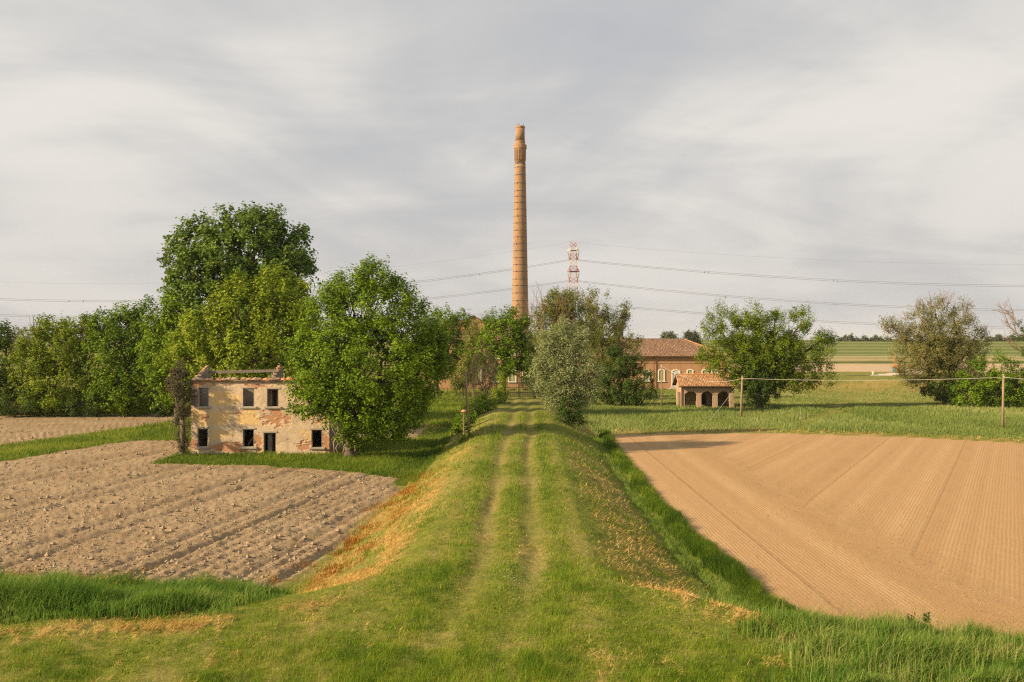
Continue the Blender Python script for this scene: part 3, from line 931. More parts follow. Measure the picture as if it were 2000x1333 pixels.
for cx, cy, rx, ry, s in ((810, 975, 300, 55, 1.1), (1020, 935, 45, 100, 1.1), (390, 945, 45, 75, 1.0), (1180, 675, 150, 85, 0.95), (1480, 950, 85, 55, 1.0),
                          (1680, 930, 50, 95, 1.05), (1590, 690, 110, 55, 0.95), (560, 365, 230, 28, 0.72), (510, 670, 35, 30, 0.85), (740, 585, 70, 18, 0.7),
                          (800, 640, 60, 14, 0.7), (1050, 370, 140, 22, 0.7), (900, 960, 60, 60, 0.9), (1230, 755, 50, 30, 0.9), (1500, 420, 130, 60, 0.75)):
    bl = np.maximum(bl, s * np.exp(-(((CXp - cx) / rx) ** 4 + ((CYp - cy) / ry) ** 4)))
bn_ = fbm(WX * 1.7, WZ * 3.2, 101, 5, 0.6)
brick_a = sst(bl * 0.9 + (bn_ - 0.5) * 1.5 + (fbm(WX * 4.0, WZ * 9.0, 105, 3) - 0.5) * 1.2, 0.55, 0.66)
yl = np.zeros_like(WX)
for cx, cy, rx, ry, s in ((700, 490, 180, 75, 0.8), (640, 690, 130, 75, 1.0), (930, 670, 115, 85, 1.15), (420, 680, 90, 110, 0.8), (700, 850, 170, 60, 0.6),
                          (640, 480, 90, 60, 0.8), (1420, 850, 160, 70, 0.35), (1480, 830, 70, 40, 0.7)):
    yl = np.maximum(yl, s * np.exp(-(((CXp - cx) / rx) ** 4 + ((CYp - cy) / ry) ** 4)))
yel_a = sst(yl + (fbm(WX * 1.5, WZ * 1.5, 102, 4) - 0.5) * 1.3, 0.35, 0.75)
yw = FY - 0.032 * (1 - brick_a) - 0.02 * (fbm(WX * 1.2, WZ * 1.2, 103, 4) - 0.5) + 0.012 * sst(fbm(WX * 3, WZ * 3, 104, 3), 0.6, 0.7) * (1 - brick_a)
WV = np.stack([WX, yw, WZ], -1).reshape(-1, 3)
ii, jj = np.meshgrid(np.arange(nz_), np.arange(nx_), indexing='ij')
cxm, czm = hx0 + (jj + 0.5) * 0.05, -0.2 + (ii + 0.5) * 0.05
solid = np.ones(cxm.shape, bool)
for a, b, c, d in allh:
    solid &= ~((cxm > a) & (cxm < b) & (czm > c) & (czm < d))
a0 = (ii * (nx_ + 1) + jj)[solid]
fq = np.stack([a0, a0 + 1, a0 + nx_ + 2, a0 + nx_ + 1], -1)
mesh_np('front_wall', WV, 4, fq, plaster_mat(), house, True, {'brick': brick_a.reshape(-1), 'yellow': yel_a.reshape(-1)}, ho)
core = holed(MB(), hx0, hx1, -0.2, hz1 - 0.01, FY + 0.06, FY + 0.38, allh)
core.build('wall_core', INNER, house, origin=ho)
# gable wall on the left (its near slope still stands), the inner cross wall, the right and back walls
yb = FY + 8.2
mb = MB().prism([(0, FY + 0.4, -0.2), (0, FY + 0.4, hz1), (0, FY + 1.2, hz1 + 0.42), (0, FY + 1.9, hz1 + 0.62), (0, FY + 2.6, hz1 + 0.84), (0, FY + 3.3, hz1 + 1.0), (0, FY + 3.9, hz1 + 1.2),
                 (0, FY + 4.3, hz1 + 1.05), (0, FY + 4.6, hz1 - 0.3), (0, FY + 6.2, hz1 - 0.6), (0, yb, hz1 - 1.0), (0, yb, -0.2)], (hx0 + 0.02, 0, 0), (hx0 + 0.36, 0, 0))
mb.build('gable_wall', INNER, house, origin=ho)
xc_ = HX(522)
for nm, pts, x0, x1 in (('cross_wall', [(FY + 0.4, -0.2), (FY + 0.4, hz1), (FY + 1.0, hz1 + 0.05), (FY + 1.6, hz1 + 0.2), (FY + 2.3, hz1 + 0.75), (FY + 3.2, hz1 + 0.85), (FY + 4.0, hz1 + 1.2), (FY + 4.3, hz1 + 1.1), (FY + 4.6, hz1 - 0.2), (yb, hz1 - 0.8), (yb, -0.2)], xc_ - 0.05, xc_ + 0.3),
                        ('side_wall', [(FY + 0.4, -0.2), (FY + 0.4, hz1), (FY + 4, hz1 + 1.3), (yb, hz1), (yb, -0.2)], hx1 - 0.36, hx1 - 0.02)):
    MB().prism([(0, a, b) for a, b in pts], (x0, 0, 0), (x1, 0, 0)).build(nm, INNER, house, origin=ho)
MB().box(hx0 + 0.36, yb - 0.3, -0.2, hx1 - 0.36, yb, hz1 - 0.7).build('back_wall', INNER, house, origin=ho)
# stubs of broken brick on the two gables: single bricks one can tell apart
bm_ = MB().box(-0.12, -0.16, -0.05, 0.12, 0.16, 0.05)
b0 = None
for xw, pts in ((hx0 + 0.19, [(0.55, 0.12), (1.2, 0.42), (1.9, 0.65), (2.3, 0.78), (2.75, 0.88), (3.3, 1.02), (3.7, 1.14), (3.95, 1.2)]),
                (xc_ + 0.13, [(1.0, 0.08), (1.6, 0.24), (1.95, 0.48), (2.3, 0.74), (2.7, 0.78), (3.2, 0.87), (3.6, 1.04), (4.0, 1.2)])):
    for dy, dz in pts:
        p = (xw - ho[0] + random.uniform(-0.05, 0.05), dy, hz1 + dz + 0.05)
        b0 = bm_.build('brick', RUBBLE, house) if b0 is None else copy_child(b0, house)
        b0.location = p
        b0.rotation_euler = (random.uniform(-.2, .2), random.uniform(-.15, .15), random.uniform(-.5, .5))
        b0.scale = (1, 1, random.uniform(0.8, 1.4))
MB().beam((hx0 + 0.3, FY + 3.8, hz1 + 0.72), (xc_, FY + 3.9, hz1 + 0.86), 0.2, 0.24).build('ridge_beam', OLDWOOD, house, origin=ho)
# floor between the storeys, collapsed over the left-hand room; a ceiling is added unseen, like the floor, to darken the rooms
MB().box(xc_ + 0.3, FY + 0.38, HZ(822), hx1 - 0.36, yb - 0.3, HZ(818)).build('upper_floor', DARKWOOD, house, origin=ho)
MB().box(xc_ + 0.3, FY + 0.38, hz1 - 0.25, hx1 - 0.36, yb - 0.3, hz1 - 0.12).build('shade_ceiling', DARKWOOD, house, origin=ho)
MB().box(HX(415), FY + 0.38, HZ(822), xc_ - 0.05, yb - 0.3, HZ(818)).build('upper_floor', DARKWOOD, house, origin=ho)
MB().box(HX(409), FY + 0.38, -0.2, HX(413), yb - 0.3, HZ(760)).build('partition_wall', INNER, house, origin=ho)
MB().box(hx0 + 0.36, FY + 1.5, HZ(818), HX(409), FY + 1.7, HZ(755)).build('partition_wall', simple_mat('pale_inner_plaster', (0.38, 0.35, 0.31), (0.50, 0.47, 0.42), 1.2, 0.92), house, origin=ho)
mb = MB().beam((HX(478), FY + 1.0, HZ(872)), (HX(497), FY + 1.6, HZ(838)), 0.22, 0.14)
mb.build('fallen_beam', OLDWOOD, house, origin=ho)
MB().beam((HX(536), FY + 0.9, HZ(795)), (HX(533.5), FY + 1.1, HZ(759)), 0.14, 0.2).build('post', DARKWOOD, house, origin=ho)
# sills, lintels, frames
for k, (a, b, c, d) in enumerate(allh):
    if k < 7:
        MB().box(a - 0.22, FY - 0.15, c - 0.15, b + 0.22, FY + 0.3, c + 0.005).build('window_sill', STONE, house, origin=ho)
    MB().box(a - 0.12, FY - 0.075, d - 0.003, b + 0.12, FY + 0.2, d + 0.12).build('lintel', STONE, house, origin=ho)
    fr = MB()
    fr.box(a + 0.002, FY + 0.02, c + 0.01, a + 0.09, FY + 0.16, d - 0.01)
    fr.box(b - 0.07, FY + 0.02, c + 0.01, b - 0.002, FY + 0.16, d - 0.01)
    fr.box(a + 0.09, FY + 0.02, d - 0.09, b - 0.07, FY + 0.16, d - 0.01)
    fr.build('door_frame' if k == 7 else 'window_frame', OLDWOOD, house, origin=ho)
# one broken shutter hangs folded back at the upper left window
sh = MB().box(hx0 + 0.07, FY - 0.09, HZ(792), HX(387) - 0.02, FY - 0.065, HZ(761)).build('shutter', DARKWOOD, house, origin=ho)
zz = np.linspace(HZ(793), HZ(760), 9)
for i in range(8):
    if i == 4: continue
    dz = 0.02 * random.random()
    MB().box(hx0 + 0.05 + 0.04 * random.random(), FY - 0.125 - 0.012 * random.random(), zz[i] + 0.012, HX(387) - 0.03 * random.random(), FY - 0.093, zz[i + 1] - 0.012 - dz).build('plank', OLDWOOD, sh, origin=ho)
# the cornice and what is left of the eaves tiles
cz = hz1
mb = MB().box(hx0 - 0.06, FY - 0.12, cz - 0.005, hx1 + 0.05, FY + 0.42, cz + 0.09)
mb.box(hx0 - 0.1, FY - 0.2, cz + 0.09, hx1 + 0.08, FY + 0.42, cz + 0.17)
mb.build('cornice', simple_mat('cornice_brick', (0.20, 0.12, 0.075), (0.33, 0.235, 0.15), 3.0, 0.9, 0.03, 9), house, origin=ho)
TILE_O = simple_mat('orange_eave_tile', (0.40, 0.165, 0.06), (0.55, 0.27, 0.10), 2.4, 0.88, 0.01, 20)
TILE_B = simple_mat('weathered_eave_tile', (0.24, 0.15, 0.10), (0.38, 0.25, 0.16), 2.4, 0.88, 0.01, 20)


def tile_mesh(w, l, t=0.03, n=4):
    mb = MB()
    prof = []
    for i in range(n + 1):
        a = i / n
        prof.append(((a - 0.5) * w, math.sin(a * math.pi) * 0.07))
    top = [(x, z) for x, z in prof]; bot = [(x, z - t) for x, z in reversed(prof)]
    return mb.prism([(x, -l / 2, z) for x, z in top + bot], (0, 0, 0), (0, l, 0))


t_src = {}
x = hx0 + 0.05
while x < hx1 - 0.1:
    wd_ = random.choice((0.36, 0.44, 0.52))
    kind = random.random() < 0.55
    key = (wd_, kind)
    if key not in t_src:
        o = tile_mesh(wd_, 0.62).build('eave_tile', TILE_O if kind else TILE_B, house)
        t_src[key] = o
    else:
        o = copy_child(t_src[key], house)
    o.location = (x + wd_ / 2 - ho[0], 0.02 + random.uniform(-0.06, 0.06), cz + 0.235 + random.uniform(-0.015, 0.05))
    o.rotation_euler = (math.radians(13) + random.uniform(-.09, .09), random.uniform(-.1, .1), random.uniform(-.16, .16))
    x += wd_ + random.choice((0.0, 0.02, 0.05, 0.25 if random.random() < .4 else 0.0))


# ---- the pumping station
BRICK_W = brick_mat('warm_brick', (0.46, 0.235, 0.105), (0.37, 0.175, 0.08), (0.40, 0.29, 0.18), wamt=0.25, weather=(0.42, 0.26, 0.14))
BRICK_S = brick_mat('shed_brick', (0.44, 0.285, 0.18), (0.36, 0.225, 0.14), (0.46, 0.37, 0.27), wamt=0.4)
ROOF_OLD = tile_mat('old_roof_tile', [(0.0, (0.11, 0.068, 0.045)), (0.4, (0.185, 0.108, 0.066)), (0.8, (0.27, 0.155, 0.09)), (1.0, (0.35, 0.23, 0.14))])
ROOF_NEW = tile_mat('orange_roof_tile', [(0.0, (0.22, 0.115, 0.055)), (0.5, (0.40, 0.215, 0.10)), (1.0, (0.55, 0.35, 0.19))])


def tiled(name, o0, along, up, wide, high, mat, parent, origin, cut=None, tw=0.24, tl=0.42, lift=0.05):
    """rows of barrel tiles on a roof plane; cut(u, v) tells where the plane exists"""
    along, up, o0 = (np.array(q, float) for q in (along, up, o0))
    nrm = np.cross(along, up); nrm /= np.linalg.norm(nrm)
    if nrm[2] < 0: nrm = -nrm
    V, Q, T = [], [], []
    nu, nv = int(wide / tw), int(math.ceil(high / tl))
    for i in range(nu):
        for j in range(nv):
            u, v = (i + 0.5) * tw, (j + 0.5) * tl
            if v > high or (cut and not cut(u, v)): continue
            ju = random.uniform(-0.025, 0.025)
            v0, v1 = j * tl - 0.04, min((j + 1) * tl, high)
            b = len(V)
            ta = min(1, max(0, random.gauss(0.5, 0.2)))
            for (vv, hh) in ((v0, 0.035), (v1, 0.0)):
                for k, (du, dh) in enumerate(((-0.5, 0.0), (-0.27, 0.085), (0.27, 0.085), (0.5, 0.0))):
                    V.append(o0 + along * (u + ju + du * tw * 0.96) + up * vv + nrm * (dh + hh + lift))
                    T.append(ta)
            for k in range(3):
                Q.append((b + k, b + k + 1, b + 4 + k + 1, b + 4 + k))
            V.append(o0 + along * (u + ju) + up * v0 + nrm * lift); T.append(ta * 0.3)
            Q.append((b + 3, b + 2, b + 1, b))
    o = mesh_np(name, np.array(V), 4, np.array(Q), mat, parent, False, {'tint': T}, origin)
    o['kind'] = 'stuff'
    return o


def arch_pts(x0, x1, zb, zs, rise, n=10):
    pts = [(x0, zb)]
    for i in range(n + 1):
        a = i / n
        pts.append((x0 + (x1 - x0) * a, zs + rise * (1 - (2 * a - 1) ** 2)))
    pts.append((x1, zb))
    return pts


def arched_window(parent, origin, xc, zb, w, h, y, pane_mat, name='window', frame_w=0.2, sill=True):
    rise = w * 0.17
    outer = arch_pts(xc - w / 2, xc + w / 2, zb, zb + h - rise, rise)
    inner = arch_pts(xc - w / 2 + frame_w, xc + w / 2 - frame_w, zb + (0.08 if sill else 0.0), zb + h - rise - frame_w * 0.5, rise * 0.75)
    pane = MB().prism([(a, y, b) for a, b in inner], (0, -0.03, 0), (0, -0.01, 0)).build(name, pane_mat, parent, origin=origin)
    mb = MB()
    n = len(outer)
    vs = [(a, y - 0.12, b) for a, b in outer] + [(a, y - 0.12, b) for a, b in inner] + [(a, y + 0.0, b) for a, b in outer] + [(a, y + 0.0, b) for a, b in inner]
    fs = []
    for i in range(n - 1):
        fs += [(i, i + 1, n + i + 1, n + i), (2 * n + i, i, i + 1, 2 * n + i + 1)[::-1], (n + i, n + i + 1, 3 * n + i + 1, 3 * n + i)]
    if sill: fs.append((0, n, 2 * n - 1, n - 1))
    mb.add(vs, fs)
    fr = mb.build('frame', WHITE, pane, origin=origin)
    m2 = MB()
    if sill:
        m2.box(xc - w / 2 - 0.14, y - 0.2, zb - 0.12, xc + w / 2 + 0.14, y - 0.005, zb)
        m2.build('sill', WHITE, pane, origin=origin)
        m3 = MB().box(xc - 0.03, y - 0.06, zb + 0.08, xc + 0.03, y - 0.032, zb + h - frame_w - 0.1)
        m3.build('mullion', WHITE, pane, origin=origin)
    return pane


SY = 194.4
so = (27.5, SY, 0.0)
SXp = lambda p: (p - 1000.0) / 10.0
SZp = lambda p: CZ - (p - HOR) / 10.0
hall = empty('pumping_hall', so, 'long brick hall with brown hipped tile roof and white arched windows', 'building')
x0, x1, ez = 13.0, 41.8, 6.45
dep = 14.0
wl_ = MB().box(x0, SY, -0.2, x1, SY + 0.5, ez)
wl_.box(x0, SY + 0.5, -0.2, x0 + 0.5, SY + dep, ez); wl_.box(x1 - 0.5, SY + 0.5, -0.2, x1, SY + dep, ez); wl_.box(x0 + 0.5, SY + dep - 0.5, -0.2, x1 - 0.5, SY + dep, ez)
wl_.build('wall', BRICK_W, hall, origin=so)
MB().box(x0 - 0.08, SY - 0.08, 5.15, x1 + 0.08, SY - 0.005, 5.3).build('string_course', BRICK_W, hall, origin=so)
MB().box(x0 - 0.16, SY - 0.16, 6.0, x1 + 0.16, SY - 0.004, 6.44).build('cornice', BRICK_W, hall, origin=so)
rz, ov = 9.75, 0.55
ry0, rym = SY - ov, SY + dep / 2
rb = MB()
E = [(x0 - ov, ry0, ez), (x1 + ov, ry0, ez), (x1 + ov, SY + dep + ov, ez), (x0 - ov, SY + dep + ov, ez)]
R = [(x0 + 7, rym, rz), (x1 - 7, rym, rz)]
rb.add(E + R, [(0, 1, 5, 4), (1, 2, 5), (2, 3, 4, 5), (3, 0, 4), (3, 2, 1, 0)])
roof = rb.build('roof', simple_mat('roof_underlay', (0.10, 0.065, 0.045), (0.16, 0.10, 0.065), 2), hall, origin=so)
W_ = x1 - x0 + 2 * ov
sl_len = math.hypot(rym - ry0, rz - ez)
up = np.array((0, rym - ry0, rz - ez)) / sl_len
tiled('roof_tiles', (x0 - ov, ry0, ez), (1, 0, 0), up, W_, sl_len, ROOF_OLD, roof, so,
      lambda u, v: (7 + ov) * v / sl_len < u < W_ - (7 + ov) * v / sl_len, 0.28, 0.46)
upr = np.array((-(7 + ov), 0, rz - ez)); ll = np.linalg.norm(upr); upr = upr / ll
tiled('roof_tiles', (x1 + ov, ry0, ez), (0, 1, 0), upr, dep + 2 * ov, ll, ROOF_OLD, roof, so,
      lambda u, v: (rym - ry0) * v / ll < u < dep + 2 * ov - (rym - ry0) * v / ll, 0.28, 0.46)
MB().tube([(x0 + 7, rym, rz + 0.05), (x1 - 7, rym, rz + 0.05)], 0.17, 6).build('ridge_tiles', ROOF_OLD, roof, origin=so)
MB().tube([(x1 - 7, rym, rz + 0.05), (x1 + ov, ry0, ez + 0.1)], 0.15, 6).build('hip_tiles', TILE_O, roof, origin=so)
MB().tube([(x0 - ov, ry0 - 0.07, ez + 0.02), (x1 + ov, ry0 - 0.07, ez + 0.02)], 0.09, 6).build('gutter', PIPE, hall, origin=so)
for p in (1277, 1410):
    MB().tube([(SXp(p), SY - 0.25, ez), (SXp(p), SY - 0.25, 0.0)], 0.08, 6).build('downpipe', PIPE, hall, origin=so)
for p in (1262, 1291.7, 1347.7, 1377, 1396):
    arched_window(hall, so, SXp(p), 1.62, 1.34, 2.35, SY, BLIND)
dr = arched_window(hall, so, SXp(1320), 0.45, 1.72, 3.45, SY, DOORW, 'door', 0.2, False)
MB().box(SXp(1320) - 0.02, SY - 0.05, 0.46, SXp(1320) + 0.02, SY - 0.032, 3.2).build('door_seam', STONE, dr, origin=so)
for i in range(3):
    MB().box(SXp(1320) - 1.1 - 0.35 * i, SY - 0.7 - 0.35 * i, -0.1, SXp(1320) + 1.1 + 0.35 * i, SY - 0.005 - (0.7 + 0.35 * (i - 1) if i else 0) , 0.44 - 0.15 * i).build('step', STONE, hall, origin=so)

# central building behind the gate
co = (-6.0, SY + 1.0, 0.0)
cb = empty('pump_house', co, 'taller brick pump house half hidden by trees behind the iron gate', 'building')
cy = SY + 1.0
x0, x1, ez, rz, dep = -19.0, 5.2, 9.6, 13.7, 12.0
MB().box(x0, cy, -0.2, x1, cy + dep, ez).build('wall', BRICK_W, cb, origin=co)
MB().box(x0 - 0.1, cy - 0.12, 5.2, x1 + 0.1, cy - 0.004, 5.4).build('string_course', BRICK_W, cb, origin=co)
MB().box(x0 - 0.16, cy - 0.18, 9.1, x1 + 0.16, cy - 0.004, 9.55).build('cornice', BRICK_W, cb, origin=co)
rb = MB().add([(x0 - .5, cy - .5, ez), (x1 + .5, cy - .5, ez), (x1 + .5, cy + dep + .5, ez), (x0 - .5, cy + dep + .5, ez), (x0 + 5, cy + dep / 2, rz), (x1 - 5, cy + dep / 2, rz)],
              [(0, 1, 5, 4), (1, 2, 5), (2, 3, 4, 5), (3, 0, 4), (3, 2, 1, 0)])
roof = rb.build('roof', bpy.data.materials['roof_underlay'], cb, origin=co)
sl_len = math.hypot(dep / 2 + .5, rz - ez)
up = np.array((0, dep / 2 + .5, rz - ez)) / sl_len
W_ = x1 - x0 + 1
tiled('roof_tiles', (x0 - .5, cy - .5, ez), (1, 0, 0), up, W_, sl_len, ROOF_OLD, roof, co, lambda u, v: 5.5 * v / sl_len < u < W_ - 5.5 * v / sl_len, 0.3, 0.46)
# small gabled dormer at the roof's left end
gx_, gz_ = -7.6, 14.6
gb = MB().prism([(gx_ - 2.2, cy + 2.0, 11.0), (gx_ + 2.2, cy + 2.0, 11.0), (gx_ + 2.2, cy + 2.0, 13.0), (gx_, cy + 2.0, gz_ - 0.2), (gx_ - 2.2, cy + 2.0, 13.0)], (0, 0, 0), (0, 5, 0))
gb.build('dormer', BRICK_W, cb, origin=co)
gb = MB()
for s_ in (-1, 1):
    gb.prism([(gx_, cy + 1.7, gz_), (gx_ + s_ * 2.7, cy + 1.7, 12.85), (gx_ + s_ * 2.7, cy + 1.7, 12.65), (gx_, cy + 1.7, gz_ - 0.2)], (0, 0, 0), (0, 5.5, 0))
gb.build('dormer_roof', ROOF_OLD, cb, origin=co)
for p in (-6.8, -3.2, 0.05, 2.75):
    arched_window(cb, co, p, 1.45, 1.6, 3.0, cy, BLIND, frame_w=0.22)
    arched_window(cb, co, p, 6.0, 1.4, 2.3, cy, BLIND, frame_w=0.2)
MB().tube([(1.4, cy - 0.25, ez), (1.4, cy - 0.25, 0)], 0.09, 6).build('downpipe', PIPE, cb, origin=co)

# ---- the tall chimney
chy = 234.0
chx = 15.9 * chy / F
cho = (chx, chy, 0)
BRICK_C = brick_mat('chimney_brick', (0.34, 0.20, 0.098), (0.265, 0.15, 0.074), (0.34, 0.245, 0.15), axis='round', weather=(0.22, 0.135, 0.075), wamt=0.7, bw=0.3, bh=0.1)
BRICK_D = simple_mat('chimney_trim', (0.24, 0.135, 0.07), (0.34, 0.20, 0.10), 2.0, 0.9)
chm = empty('brick_chimney', cho, 'very tall tapering round brick chimney with iron bands', 'chimney')
cz_ = lambda p: CZ - (p - HOR) * chy / F
cr_ = lambda z: float(np.interp(z, [0, 17.5, 50.8, 54], [2.14, 1.90, 1.29, 1.27]))
zs = np.linspace(-0.2, cz_(320), 40)
MB().lathe([(cr_(z), z) for z in zs], n=40).build('shaft', BRICK_C, chm, True)
z0, z1 = cz_(319.9), cz_(291.5)
dr = MB().lathe([(1.24, z0), (1.24, z1)], n=40).build('drum', BRICK_C, chm, True)
fl = MB().box(-0.06, 1.24, z0 + 0.7, 0.06, 1.36, z1 - 0.05)
f0 = None
for k in range(22):
    f0 = fl.build('rib', BRICK_D, dr) if f0 is None else copy_child(f0, dr)
    f0.rotation_euler = (0, 0, 2 * math.pi * k / 22)
MB().lathe([(1.26, z1 - 0.5), (1.38, z1 - 0.3), (1.38, z1 - 0.001), (1.52, z1), (1.54, z1 + 0.15), (1.54, cz_(284)), (1.38, cz_(283)), (1.14, cz_(282.6))], n=40).build('corbel', BRICK_D, chm, False)
MB().lathe([(1.17, cz_(282.6)), (1.20, cz_(280.5)), (1.20, cz_(276.5)), (1.12, cz_(276))], n=40).build('collar', BRICK_D, chm)
MB().lathe([(1.115, cz_(276)), (1.06, cz_(251))], n=40).build('upper_shaft', BRICK_C, chm, True)
MB().lathe([(1.06, cz_(251)), (1.15, cz_(250.4)), (1.15, cz_(248.2)), (1.06, cz_(247)), (0.8, cz_(246.9))], n=40).build('rim', BRICK_D, chm)
for a in (0.4, 2.4, 4.4):
    MB().tube([(0.9 * math.cos(a), 0.9 * math.sin(a), cz_(247)), (0.9 * math.cos(a), 0.9 * math.sin(a), cz_(241.5))], 0.05, 5).build('lightning_rod', IRON, chm)
for p in (321, 328, 343, 359, 374, 385, 397, 410, 423.5, 437, 451, 464, 477.5, 491, 504.5, 518, 531, 546, 558.5, 573, 588, 602, 616, 630, 645):
    z = cz_(p)
    r = cr_(z)
    b_ = MB().lathe([(r - 0.02, z - 0.05), (r + 0.045, z - 0.05), (r + 0.045, z + 0.05), (r - 0.02, z + 0.05)], n=40).build('iron_band', PIPE, chm)
    a = -math.pi / 2 - 0.5 + random.uniform(-.1, .1)
    MB().obox(((r + 0.1) * math.cos(a), (r + 0.1) * math.sin(a), z), (0.08, 0, 0), (0, 0.06, 0), (0, 0, 0.11)).build('clamp', IRON, b_)

# ---- the open shed with three arches
ty = 142.0
to = (28.0, ty, 0)
TX = lambda p: (p - 1000.0) * ty / F
TZ = lambda p: CZ - (p - HOR) * ty / F
shed = empty('arched_shed', to, 'small open brick shed with three arches under an orange tile roof', 'shed')
x0, x1, ez = TX(1331.6), TX(1434), TZ(753.5)
arches = [(TX(1337.3), TX(1361)), (TX(1369.8), TX(1392.4)), (TX(1401.7), TX(1425.3))]
mb = MB()
xs = x0
for a, b in arches:
    mb.box(xs, ty, -0.3, a, ty + 0.35, ez)
    zs_, rise = TZ(770.5), 0.42
    for i in range(10):
        u0, u1 = i / 10, (i + 1) / 10
        f_ = lambda u: zs_ + rise * (1 - (2 * u - 1) ** 2)
        A, B = a + (b - a) * u0, a + (b - a) * u1
        mb.prism([(A, ty, f_(u0)), (B, ty, f_(u1)), (B, ty, ez), (A, ty, ez)], (0, 0, 0), (0, 0.35, 0))
    xs = b
mb.box(xs, ty, -0.3, x1, ty + 0.35, ez)
mb.build('front_wall', BRICK_S, shed, origin=to)
dep = 4.6
MB().box(x0, ty + dep, -0.3, x1, ty + dep + 0.3, ez).build('back_wall', BRICK_S, shed, origin=to)
mb = MB()
for xa in (x0, x1 - 0.35):
    mb = MB()
    mb.box(xa, ty + 0.35, -0.3, xa + 0.35, ty + 1.1, ez); mb.box(xa, ty + dep - 0.9, -0.3, xa + 0.35, ty + dep, ez)
    mb.box(xa, ty + 1.1, TZ(768), xa + 0.35, ty + dep - 0.9, ez)
    mb.prism([(xa, ty, ez), (xa, ty + (dep + 0.3) / 2, 4.42), (xa, ty + dep + 0.3, ez)], (0, 0, 0), (0.35, 0, 0))
    mb.build('side_wall', BRICK_S, shed, origin=to)
DARKO = simple_mat('painted_dark', (0.012, 0.011, 0.01), (0.02, 0.018, 0.015), 2, 0.9)  # flat near-black slabs on the solid back wall, darkness put into their colour
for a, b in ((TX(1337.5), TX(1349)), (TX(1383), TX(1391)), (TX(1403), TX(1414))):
    MB().box(a, ty + dep - 0.06, -0.2, b, ty + dep - 0.004, 1.75).build('painted_doorway', DARKO, shed, origin=to)
ey, ov = ty - 0.55, 0.5
ym, rz = ty + (dep + 0.3) / 2, TZ(734.5) + 0.05
ezr = ez - 0.08
rb = MB()
rb.prism([(x0 - ov, ey, ezr), (x0 - ov, ym, rz), (x0 - ov, ym, rz - 0.15), (x0 - ov, ey, ezr - 0.15)], (0, 0, 0), (x1 - x0 + 2 * ov, 0, 0))
rb.prism([(x0 - ov, 2 * ym - ey, ezr), (x0 - ov, 2 * ym - ey, ezr - 0.15), (x0 - ov, ym + 0.003, rz - 0.15), (x0 - ov, ym + 0.003, rz)], (0, 0, 0), (x1 - x0 + 2 * ov, 0, 0))
roof = rb.build('roof', DARKWOOD, shed, origin=to)
ln = math.hypot(ym - ey, rz - ezr)
tiled('roof_tiles', (x0 - ov, ey, ezr), (1, 0, 0), np.array((0, ym - ey, rz - ezr)) / ln, x1 - x0 + 2 * ov, ln, ROOF_NEW, roof, to, None, 0.235, 0.40, 0.01)
tiled('roof_tiles', (x0 - ov, 2 * ym - ey, ezr), (1, 0, 0), np.array((0, -(ym - ey), rz - ezr)) / ln, x1 - x0 + 2 * ov, ln, ROOF_NEW, roof, to, None, 0.235, 0.40, 0.01)
MB().tube([(x0 - ov, ym, rz + 0.06), (x1 + ov, ym, rz + 0.06)], 0.13, 6).build('ridge_tiles', TILE_O, roof, origin=to)
MB().tube([(x0 - ov, ey - 0.05, ezr - 0.03), (x1 + ov, ey - 0.05, ezr - 0.03)], 0.06, 6).build('gutter', PIPE, shed, origin=to)
MB().tube([(x0 - 0.05, ty - 0.08, ez - 0.1), (x0 - 0.05, ty - 0.08, 0)], 0.05, 6).build('downpipe', PIPE, shed, origin=to)

# ---- the iron gate at the end of the lane
gy_ = 150.0
gz0 = float(lane_z(gy_)) - 0.05
GXp = lambda p: (p - 1000.0) * gy_ / F
GZp = lambda p: CZ - (p - HOR) * gy_ / F
go = (GXp(1014), gy_, gz0)
gate = empty('iron_gate', go, 'dark double-leaf iron gate of upright bars closing the lane', 'gate')
for s_, xa, xb in ((-1, GXp(986), GXp(1013.6)), (1, GXp(1014.4), GXp(1042))):
    lf = MB()
    for zz_ in (GZp(775.5), GZp(766.5), GZp(757.5), GZp(748.5)):
        lf.box(xa, gy_ - 0.03, zz_ - 0.04, xb, gy_ + 0.03, zz_ + 0.04)
    lf.box(xa, gy_ - 0.04, gz0 + 0.05, xa + 0.08, gy_ + 0.04, GZp(747)); lf.box(xb - 0.08, gy_ - 0.04, gz0 + 0.05, xb, gy_ + 0.04, GZp(747))
    leaf = lf.build('leaf', IRON, gate, origin=go)
    nb = 8
    for i in range(nb):
        xx = xa + (xb - xa) * (i + 0.5) / nb
        top = GZp(745) + (0.25 if i % 2 else 0)
        MB().box(xx - 0.025, gy_ - 0.025, gz0 + 0.12, xx + 0.025, gy_ + 0.025, top).add([(xx - 0.04, gy_ - 0.04, top), (xx + 0.04, gy_ - 0.04, top), (xx + 0.04, gy_ + 0.04, top), (xx - 0.04, gy_ + 0.04, top), (xx, gy_, top + 0.16)],
                                                                                     [(0, 1, 4), (1, 2, 4), (2, 3, 4), (3, 0, 4), (3, 2, 1, 0)]).build('bar', IRON, leaf, origin=go)
    MB().box((xa + xb) / 2 - 0.15 * s_ - 0.42, gy_ - 0.07, GZp(763), (xa + xb) / 2 - 0.15 * s_ + 0.42, gy_ - 0.04, GZp(760)).build('plate', IRON, leaf, origin=go)
for p in (983.5, 1044.5):
    MB().box(GXp(p) - 0.17, gy_ - 0.17, gz0 - 0.2, GXp(p) + 0.17, gy_ + 0.17, GZp(744)).build('gate_post', IRON, gate, origin=go)
